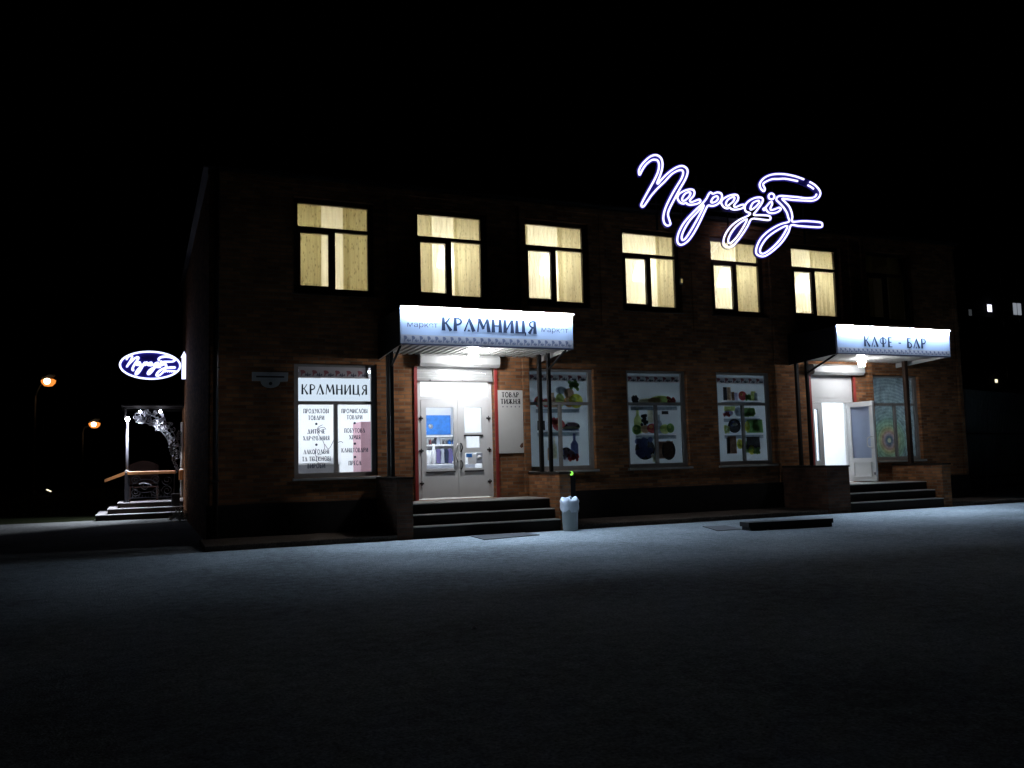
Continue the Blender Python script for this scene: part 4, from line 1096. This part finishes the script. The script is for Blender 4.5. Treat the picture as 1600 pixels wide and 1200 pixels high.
for name, lps in NEON:
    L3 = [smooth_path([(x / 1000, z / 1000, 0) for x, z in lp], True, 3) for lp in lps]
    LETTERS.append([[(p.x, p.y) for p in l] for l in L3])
    body = loops_mesh('letter', LETTERS[-1], YS + .035, .04, .055, 'plate_blue', sign)  # blue rim past the tubes stands in for their glow halo
    tb = MB()
    for k, l in enumerate(L3):
        pts = [(p.x, YS, p.y) for p in l]
        if name == 'З' and k == 0:                    # dead stretches of tube in the hat of the last letter
            tb.tube(pts[0:8 * 3 + 2], .024, 6); tb.tube(pts[9 * 3:55 * 3 + 1], .024, 6); tb.tube(pts[56 * 3 + 1:58 * 3], .024, 6); tb.tube(pts[59 * 3 + 1:] + [pts[0]], .024, 6)
        else: tb.tube(pts, .024, 6, None, True)
    tb.build('neon_tube', 'neon', body)
def frame(b):
    for z in (7.62, 8.15): b.box(8.3, 13.4, YS + .07, YS + .10, z, z + .04)
    for x in (8.6, 9.8, 11.0, 12.2, 13.2):
        b.box(x, x + .04, YS + .101, YS + .14, 7.0, 8.5)
        b.tube([(x + .02, YS + .12, 8.4), (x + .02, .8, 7.5)], .02, 6)
    for x in (9.3, 10.7, 12.0): b.box(x, x + .03, YS + .062, YS + .09, 6.75, 7.62)
one('support_frame', 'black_metal', frame, sign)

# oval wall sign at the side porch
YO = 10.0
t = thing('oval_sign', (-1.76, YO, 4.2), 'small glowing oval sign with script letters and a bright arrow at the side porch', 'sign')
oc, orx, orz = (-2.745, 4.595), .835, .41
ell = [(oc[0] + orx * math.cos(6.283 * k / 48), oc[1] + orz * math.sin(6.283 * k / 48)) for k in range(48)]
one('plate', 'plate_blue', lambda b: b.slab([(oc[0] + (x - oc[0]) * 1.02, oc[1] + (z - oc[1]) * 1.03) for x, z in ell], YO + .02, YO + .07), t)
one('neon_ring', 'neon_small', lambda b: b.tube([(x, YO, z) for x, z in ell], .027, 8, None, True), t)
def small_script(b):
    x0, x1 = 8.12, 13.78; z0, z1 = 6.55, 8.75
    f = lambda p: (-3.40 + (p[0] - x0) / (x1 - x0) * 1.36, YO + .005, 4.27 + (p[1] - z0) / (z1 - z0) * .60)
    for lt in LETTERS:
        for l in lt: b.tube([f(p) for p in l[::2]], .019, 5, None, True)
    b.tube([(-2.36, YO, 4.44), (-1.99, YO, 4.42)], .028, 6)
    for k in range(6): b.tube([(-2.32 + .06 * k, YO, 4.44), (-2.33 + .06 * k, YO, 4.385)], .014, 5)
one('neon_script', 'neon_small', small_script, t)
one('arrow', 'neon_small', lambda b: b.slab([(-1.865, 4.19), (-1.745, 4.19), (-1.745, 4.84), (-1.715, 4.85), (-1.80, 5.04), (-1.895, 4.85), (-1.865, 4.84)], YO - .03, YO + .03), t)
one('bracket', 'black_metal', lambda b: (b.box(-1.95, -1.752, YO + .04, YO + .08, 4.35, 4.39), b.box(-1.95, -1.752, YO + .04, YO + .08, 4.80, 4.84)), t)

# ================================================================== things in front of the shop
t = thing('litter_bin', (5.17, -2.0, 0), 'grey round plastic litter bin by the market steps', 'litter bin')
bx, by = 5.17, -1.96
one('body', 'bin', lambda b: (b.lathe((bx, by, 0), [(.15, .002), (.155, .02), (.175, .55), (.18, .56), (.165, .565), (.14, .1)], 24),), t)
def bag(b):
    n = 30; vs, fs = [], []
    prof = [(.186, .40), (.190, .47), (.192, .55), (.196, .60), (.185, .64), (.16, .66), (.10, .64), (.03, .62)]
    for j, (r, z) in enumerate(prof):
        for k in range(n):
            a = 6.283 * k / n
            w = .008 * math.sin(7 * a + j) + .006 * math.sin(13 * a - 2 * j)
            dz = (.03 * math.sin(5 * a) + .02 * math.sin(11 * a)) if j in (0, 4, 5, 6) else 0
            vs.append((bx + (r + w) * math.cos(a), by + (r + w) * math.sin(a), z + dz))
    for j in range(len(prof) - 1):
        for k in range(n):
            l = (k + 1) % n
            fs.append((j * n + k, j * n + l, (j + 1) * n + l, (j + 1) * n + k))
    fs.append(tuple(range((len(prof) - 1) * n, len(prof) * n)))
    b.add(vs, fs, None, True)
    b.tube(smooth_path([(bx - .05, by - .08, .64), (bx - .04, by - .09, .70), (bx + .0, by - .08, .68), (bx + .02, by - .06, .64)], False), .012, 6)
tag(one('bin_bag', 'bag', bag), 'crumpled white plastic bag lining the grey litter bin', 'plastic bag')
t = thing('lamp_post', (5.42, -1.5, 0), 'short black post with a lime green light on top behind the litter bin', 'lamp post')
one('post', 'black_metal', lambda b: b.bevbox(5.36, 5.50, -1.62, -1.48, .105, 1.12, .01), t)
one('lamp', 'green_led', lambda b: b.ball((5.41, -1.6, 1.165), .045, None, 12), t)
tag(one('doormat', 'mat', lambda b: b.add([(3.02, -1.79, .004), (4.2, -1.8, .004), (4.2, -2.55, .004), (2.95, -2.8, .004), (3.02, -1.79, .016), (4.2, -1.8, .016), (4.2, -2.55, .016), (2.95, -2.8, .016)], [(0, 1, 2, 3), (4, 7, 6, 5), (0, 4, 5, 1), (1, 5, 6, 2), (2, 6, 7, 3), (3, 7, 4, 0)])), 'thin dark rubber mat on the ground at the foot of the market steps', 'doormat')
t = thing('low_bench', (8.75, -4.2, 0), 'long low black plank block lying on the lit ground before the cafe', 'bench')
one('plank', 'black_metal', lambda b: b.prism([(7.80, -4.34), (9.72, -4.52), (9.75, -4.20), (7.83, -4.02)], .075, .16), t)
one('leg', 'black_metal', lambda b: b.prism([(7.84, -4.33), (8.2, -4.36), (8.22, -4.08), (7.86, -4.05)], .003, .074), t)
one('leg', 'black_metal', lambda b: b.prism([(8.3, -4.37), (9.7, -4.50), (9.72, -4.24), (8.32, -4.11)], .003, .074), t)
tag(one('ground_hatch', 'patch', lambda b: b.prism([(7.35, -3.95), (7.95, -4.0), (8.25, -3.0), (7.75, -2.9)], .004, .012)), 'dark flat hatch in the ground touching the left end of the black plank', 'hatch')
tag(one('litter_scrap', 'paper', lambda b: b.add([(-.25, -10.74, .004), (-.2, -10.75, .006), (-.18, -10.70, .004), (-.23, -10.69, .004), (-.215, -10.72, .025)], [(0, 1, 4), (1, 2, 4), (2, 3, 4), (3, 0, 4), (0, 3, 2, 1)])), 'tiny white paper scrap alone on the dark foreground', 'litter')

# ================================================================== the side porch with wrought iron
t = thing('side_porch', (-2.9, 11, 0), 'small lit side porch with wide tiled steps, wooden rail and wrought iron arch', 'porch')
def pst(b):
    for i, (x, y, z) in enumerate(((-4.17, 10.3, .155), (-3.87, 10.62, .31), (-3.6, 10.94, .465))):
        b.box(x, -1.76, y, 13.5, .003 if i == 0 else z - .155, z)
one('riser', 'tile_dark', pst, t)
def ptr(b):
    for i, (x, y, z) in enumerate(((-4.17, 10.3, .155), (-3.87, 10.62, .31), (-3.6, 10.94, .465))):
        b.bevbox(x - .02, -1.762, y - .02, 13.4, z + .001, z + .02, .006)
one('tread', 'porch_tile', ptr, t)
YP = 11.05
def post(x, y, z0, z1, m, r=.045):
    one('post', m, lambda b: (b.tube([(x, y, z0), (x, y, z1)], r, 10), b.lathe((x, y, z0), [(r * 2.2, 0), (r * 2.0, .05), (r, .09)], 12), b.lathe((x, y, z0 + .95), [(r * 1.7, -.04), (r * 1.9, 0), (r * .6, .06)], 12)), t)
post(-3.37, YP, .486, 3.05, 'iron_silver', .04)
post(-1.80, YP, .486, 2.93, 'frame_white', .05)
post(-3.37, 13.2, .486, 3.05, 'iron_dark')
one('newel', 'iron_dark', lambda b: b.bevbox(-3.43, -3.31, YP - .08, YP + .04, .487, 1.42, .02), t)
one('handrail', 'wood_orange', lambda b: b.bevbox(-3.36, -1.98, YP - .11, YP - .02, 1.33, 1.43, .02), t)
one('handrail', 'wood_orange', lambda b: b.add([(-3.42, YP - .11, 1.33), (-3.42, YP - .11, 1.43), (-3.98, YP - .11, 1.21), (-3.98, YP - .11, 1.12), (-3.42, YP - .02, 1.33), (-3.42, YP - .02, 1.43), (-3.98, YP - .02, 1.21), (-3.98, YP - .02, 1.12)], [(0, 1, 2, 3), (4, 7, 6, 5), (0, 4, 5, 1), (1, 5, 6, 2), (2, 6, 7, 3), (3, 7, 4, 0)]), t)
one('rail_block', 'wood_orange', lambda b: b.bevbox(-1.89, -1.765, YP - .13, YP - .05, 1.13, 1.44, .015), t)
def spiral(cx, cz, r, turns, a0, dirn=1, n=26):
    return [(cx + r * (1 - .8 * k / n) * math.cos(R(a0) + dirn * 6.283 * turns * k / n), cz + r * (1 - .8 * k / n) * math.sin(R(a0) + dirn * 6.283 * turns * k / n)) for k in range(n + 1)]
def railing(b):
    y = YP - .06
    b.box(-3.36, -1.98, y - .02, y + .02, .60, .635)
    for x in (-3.30, -2.02): b.box(x - .015, x + .015, y - .015, y + .015, .636, 1.329)
    for k in range(13):
        x = -3.2 + .09 * k
        b.tube([(x, y, .64), (x, y, .70)], .01, 5)
    e = [(-2.85 + .36 * math.cos(6.283 * k / 28), y, .98 + .2 * math.sin(6.283 * k / 28)) for k in range(28)]
    b.tube(e, .014, 6, None, True)
    for (cx, cz, r, a, d) in ((-3.12, 1.16, .14, 0, 1), (-3.12, .80, .14, 0, -1), (-2.55, 1.16, .14, 180, -1), (-2.55, .80, .14, 180, 1), (-2.22, 1.14, .16, 180, 1), (-2.22, .82, .16, 180, -1), (-2.85, .98, .14, 90, 1)):
        b.tube([(x, y, z) for x, z in spiral(cx, cz, r, 1.6, a, d)], .013, 5)
one('railing', 'iron_dark', railing, t)
one('rosette', 'iron_silver', lambda b: b.tube(smooth_path([(-3.03, YP - .09, 1.03), (-2.9, YP - .09, 1.06), (-2.75, YP - .09, 1.03), (-2.66, YP - .09, .98)], False), .022, 6), t)
def archm(b):
    y = YP - .02
    c = (-3.1, 1.8)
    def ap(r, a): return (c[0] + r * math.cos(R(a)), y, c[1] + r * 1.12 * math.sin(R(a)))
    b.tube([ap(1.02, a) for a in range(-4, 93, 4)], .018, 6)
    b.tube([ap(1.26, a) for a in range(4, 93, 4)], .018, 6)
    for a in range(6, 92, 7):
        b.tube([ap(1.02, a), ap(1.26, a + 3)], .010, 5)
        p = ap(1.14, a + 3)
        b.tube([(p[0] + (x - 0), y - .01, p[2] + z) for x, z in spiral(0, 0, .075, 1.5, a * 3)], .011, 5)
    # leafy scrolls filling the corner
    for k in range(46):
        a = 2 + 88 * random.random(); r = 1.0 + .42 * random.random() * (1 if a > 25 else .7)
        p = ap(r, a)
        if p[0] > -1.86: continue
        b.tube([(p[0] + x, y - .03 + .03 * random.random(), p[2] + z) for x, z in spiral(0, 0, .05 + .05 * random.random(), 1.2, 360 * random.random(), random.choice((1, -1)), 12)], .012, 5)
        an = 6.283 * random.random()
        q = (p[0] + .1 * math.cos(an), y - .05, p[2] + .1 * math.sin(an)); w = (-.03 * math.sin(an), .03 * math.cos(an))
        b.poly([p, ((p[0] + q[0]) / 2 + w[0], y - .06, (p[2] + q[2]) / 2 + w[1]), q, ((p[0] + q[0]) / 2 - w[0], y - .03, (p[2] + q[2]) / 2 - w[1])])
    for k in range(10):
        z = 1.35 + .075 * k; x = -1.98 + .05 * math.sin(k)
        b.tube([(x + u, y, z + v) for u, v in spiral(0, 0, .06, 1.3, 70 * k, 1, 10)], .010, 5)
one('iron_arch', 'iron_silver', archm, t)
def proof(b):
    b.box(-3.55, -1.752, YP - .25, 13.5, 3.42, 3.47)
    b.box(-3.45, -3.40, YP - .05, YP + .05, 3.05, 3.419); b.box(-3.5, -1.76, YP - .02, YP + .04, 3.36, 3.418)
one('roof', 'roof', proof, t)
def pl(x, z, r, e, label, y=YP - .1):
    l = thing('porch_lamp', (x, y, z), label, 'lamp', 'white lamps on the side porch')
    one('bulb', 'porch_bulb', lambda b: b.ball((x, y, z), r, None, 12), l)
    one('socket', 'iron_dark', lambda b: b.tube([(x, y + .0, z + r * .8), (x, y, z + r * .8 + .05)], r * .5, 8), l)
    if e:
        sd = bpy.data.lights.new('spot', 'SPOT'); sd.energy = e; sd.spot_size = R(100 if e > 300 else 80); sd.spot_blend = .4; sd.shadow_soft_size = .04; sd.color = (.9, .92, 1.0)
        so = bpy.data.objects.new('spot', sd); COL.objects.link(so); so.parent = l; so.location = (0, -.12, -.04); so.rotation_euler = (R(-4), R(36 if e > 300 else 8), 0)
pl(-3.37, 3.03, .062, 520, 'bright white lamp on top of the left porch post', YP - .13)
pl(-3.02, 3.26, .035, 200, 'small white spot over the left end of the iron arch')
pl(-2.44, 3.26, .040, 160, 'small white spot over the middle of the iron arch')
tag(one('step_block', 'black_metal', lambda b: b.bevbox(-2.10, -1.86, 10.62, 10.86, .335, .72, .015)), 'dark square block standing on the right of the porch steps', 'planter')
t = thing('garden_bench', (-3.0, 12.5, .49), 'dark wooden bench with a curved back on the side porch', 'bench')
one('backrest', 'bench_wood', lambda b: b.slab([(-3.35, 1.0)] + [(-3.35 + .09 * k, 1.62 + .14 * math.sin(3.1416 * k / 10)) for k in range(11)] + [(-2.45, 1.0)], 12.6, 12.66), t)
one('seat', 'bench_wood', lambda b: b.bevbox(-3.36, -2.44, 12.12, 12.59, .90, .95, .01), t)
for x in (-3.33, -2.52):
    one('leg', 'bench_wood', lambda b: (b.box(x, x + .06, 12.14, 12.2, .49, .899), b.box(x, x + .06, 12.53, 12.59, .49, .899)), t)
def bush(b):
    for k in range(420):
        a = 6.283 * random.random(); r = .30 * math.sqrt(random.random()); h = .40 * (1 - r / .34) * random.random() + .01
        p = Vector((-1.95 + r * math.cos(a), 8.2 + r * 1.3 * math.sin(a), h + .01)); d = Vector((random.random() - .5, random.random() - .5, random.random() * .8)).normalized() * .10
        w = d.cross(Vector((0, 0, 1))).normalized() * .012
        b.add([p, p + d * .5 + w, p + d, p + d * .5 - w], [(0, 1, 2, 3)])
    for k in range(9): b.tube([(-1.95, 8.2, .0), (-1.95 + .25 * math.cos(k), 8.2 + .25 * math.sin(k), .3)], .006, 4)
M['dry'] = mat('dry grass', (.30, .29, .26), .9)
tag(one('dry_bush', 'dry', bush), 'low dry grey shrub at the foot of the building side wall', 'shrub')

# ================================================================== street lamps and things far away
def street_lamp(px, y, h, hx, hz, label):
    t = thing('street_lamp', (px, y, 0), label, 'street lamp', 'orange street lamps beyond the porch')
    one('pole', 'galv', lambda b: (b.tube([(px, y, 0), (px, y, h)], .10, 10, None, False, .06), b.lathe((px, y, 0), [(.2, 0), (.2, .3), (.12, .4)], 10)), t)
    one('arm', 'galv', lambda b: b.tube(smooth_path([(px, y, h - .1), (px + .12, y, h + .35), (px + (hx - px) * .55, y, hz - .1), (hx + .05, y, hz + .22)], False), .05, 8), t)
    hd = one('lamp_head', 'galv', lambda b: b.slab([(hx - .32, hz + .16), (hx + .42, hz + .36), (hx + .46, hz + .46), (hx + .1, hz + .48), (hx - .34, hz + .26)], y - .16, y + .16), t)
    one('lamp_bowl', 'sodium_bowl', lambda b: b.lathe((hx + .05, y + .02, hz), [(.02, -.30), (.24, -.26), (.40, -.08), (.44, .1), (.30, .19)], 16), hd)
    one('bulb', 'sodium', lambda b: b.lathe((hx + .02, y - .55, hz), [(.02, -.20), (.14, -.17), (.20, -.02), (.18, .12), (.08, .18), (.02, .19)], 14), hd)
street_lamp(-9.35, 45, 6.4, -8.68, 7.30, 'nearer and taller orange street lamp at the far left')
street_lamp(-7.45, 60, 4.65, -6.66, 5.25, 'farther orange street lamp beside the porch post')
t = thing('garden_light', (-8.4, 44.5, 0), 'tiny low yellow light near the ground under the far left street lamp', 'garden light')
one('stake', 'black_metal', lambda b: b.tube([(-8.44, 44.5, 0), (-8.44, 44.5, .24)], .024, 6), t)
one('lamp', 'far_warm', lambda b: b.slab([(-8.58, .36), (-8.30, .22), (-8.26, .28), (-8.52, .42)], 44.4, 44.45), t)

def fence(b0=(20.0, 2.92), d=(5.76, 1.91)):
    ln = math.hypot(*d); u = (d[0] / ln, d[1] / ln); L = 21.0; H = 3.7
    t = thing('metal_fence', (b0[0], b0[1], 0), 'tall dim ribbed metal fence at the right of the shop', 'fence')
    def pt(s, off, z): return (b0[0] + u[0] * s - u[1] * off, b0[1] + u[1] * s + u[0] * off, z)
    def sheets(b):
        s = 0
        while s < L:
            w = .16
            vs = []
            for z in (.08, H - .05):
                for ds, off in ((0, 0), (.02, -.035), (.08, -.035), (.10, 0), (.16, 0)): vs.append(pt(s + ds, off, z))
            b.add(vs, [(k, k + 1, k + 6, k + 5) for k in range(4)]); s += w
    one('sheet', 'fence', sheets, t)
    def bar(b):
        for z in (.4, 2.0, H - .04):
            q = [pt(0, -.045, z), pt(L, -.045, z), pt(L, -.075, z), pt(0, -.075, z)]
            b.add(q + [(x, y, zz + .05) for x, y, zz in q], [(0, 1, 2, 3), (4, 7, 6, 5), (0, 4, 5, 1), (1, 5, 6, 2), (2, 6, 7, 3), (3, 7, 4, 0)])
    one('rail', 'dark_metal', bar, t)
    for k in range(8):
        s = .1 + k * 2.9
        p = pt(s, .06, 0)
        one('post', 'dark_metal', lambda b: b.bevbox(p[0] - .05, p[0] + .05, p[1] - .05, p[1] + .05, 0, H + .05, .01), t)
fence()

t = thing('apartment_block', (106, 66, 0), 'dark distant apartment block with a few lit windows at the far right', 'building')
def blk(b):
    b.box(84, 132, 60.2, 74, 0, 27)
one('wall', 'far_wall', blk, t)
one('roof', 'roof', lambda b: b.box(83.6, 132.4, 59.8, 74.4, 27.01, 27.5), t)
def fw(x, z, w, h, m, two=False):
    w0 = one('window', 'frame_white', lambda b: b.box(x - .08, x + w + .08, 60.12, 60.199, z - .08, z + h + .08), t)
    if two:
        for xx in (x, x + w * .55): one('pane', m, lambda b: b.box(xx, xx + w * .45, 60.08, 60.119, z, z + h), w0)
    else: one('pane', m, lambda b: b.box(x, x + w, 60.08, 60.119, z, z + h), w0)
fw(98.2, 19.3, .75, .9, 'far_white'); fw(103.05, 19.1, 1.5, 1.55, 'far_pane', True); fw(94.7, 18.6, .5, .8, 'far_dim'); fw(98.6, 10.0, .42, .40, 'far_warm')
M['far_dark'] = mat('far dark pane', (.03, .03, .035), .2)
for fl in range(8):
    for k in range(15):
        x, z = 85.6 + 3.1 * k, 1.5 + 3.1 * fl
        if abs(z - 19.5) < 1.8 and 93 < x < 106.5: continue
        if abs(z - 10.0) < 1.6 and 97 < x < 100.5: continue
        fw(x, z, 1.4, 1.5, 'far_dark')
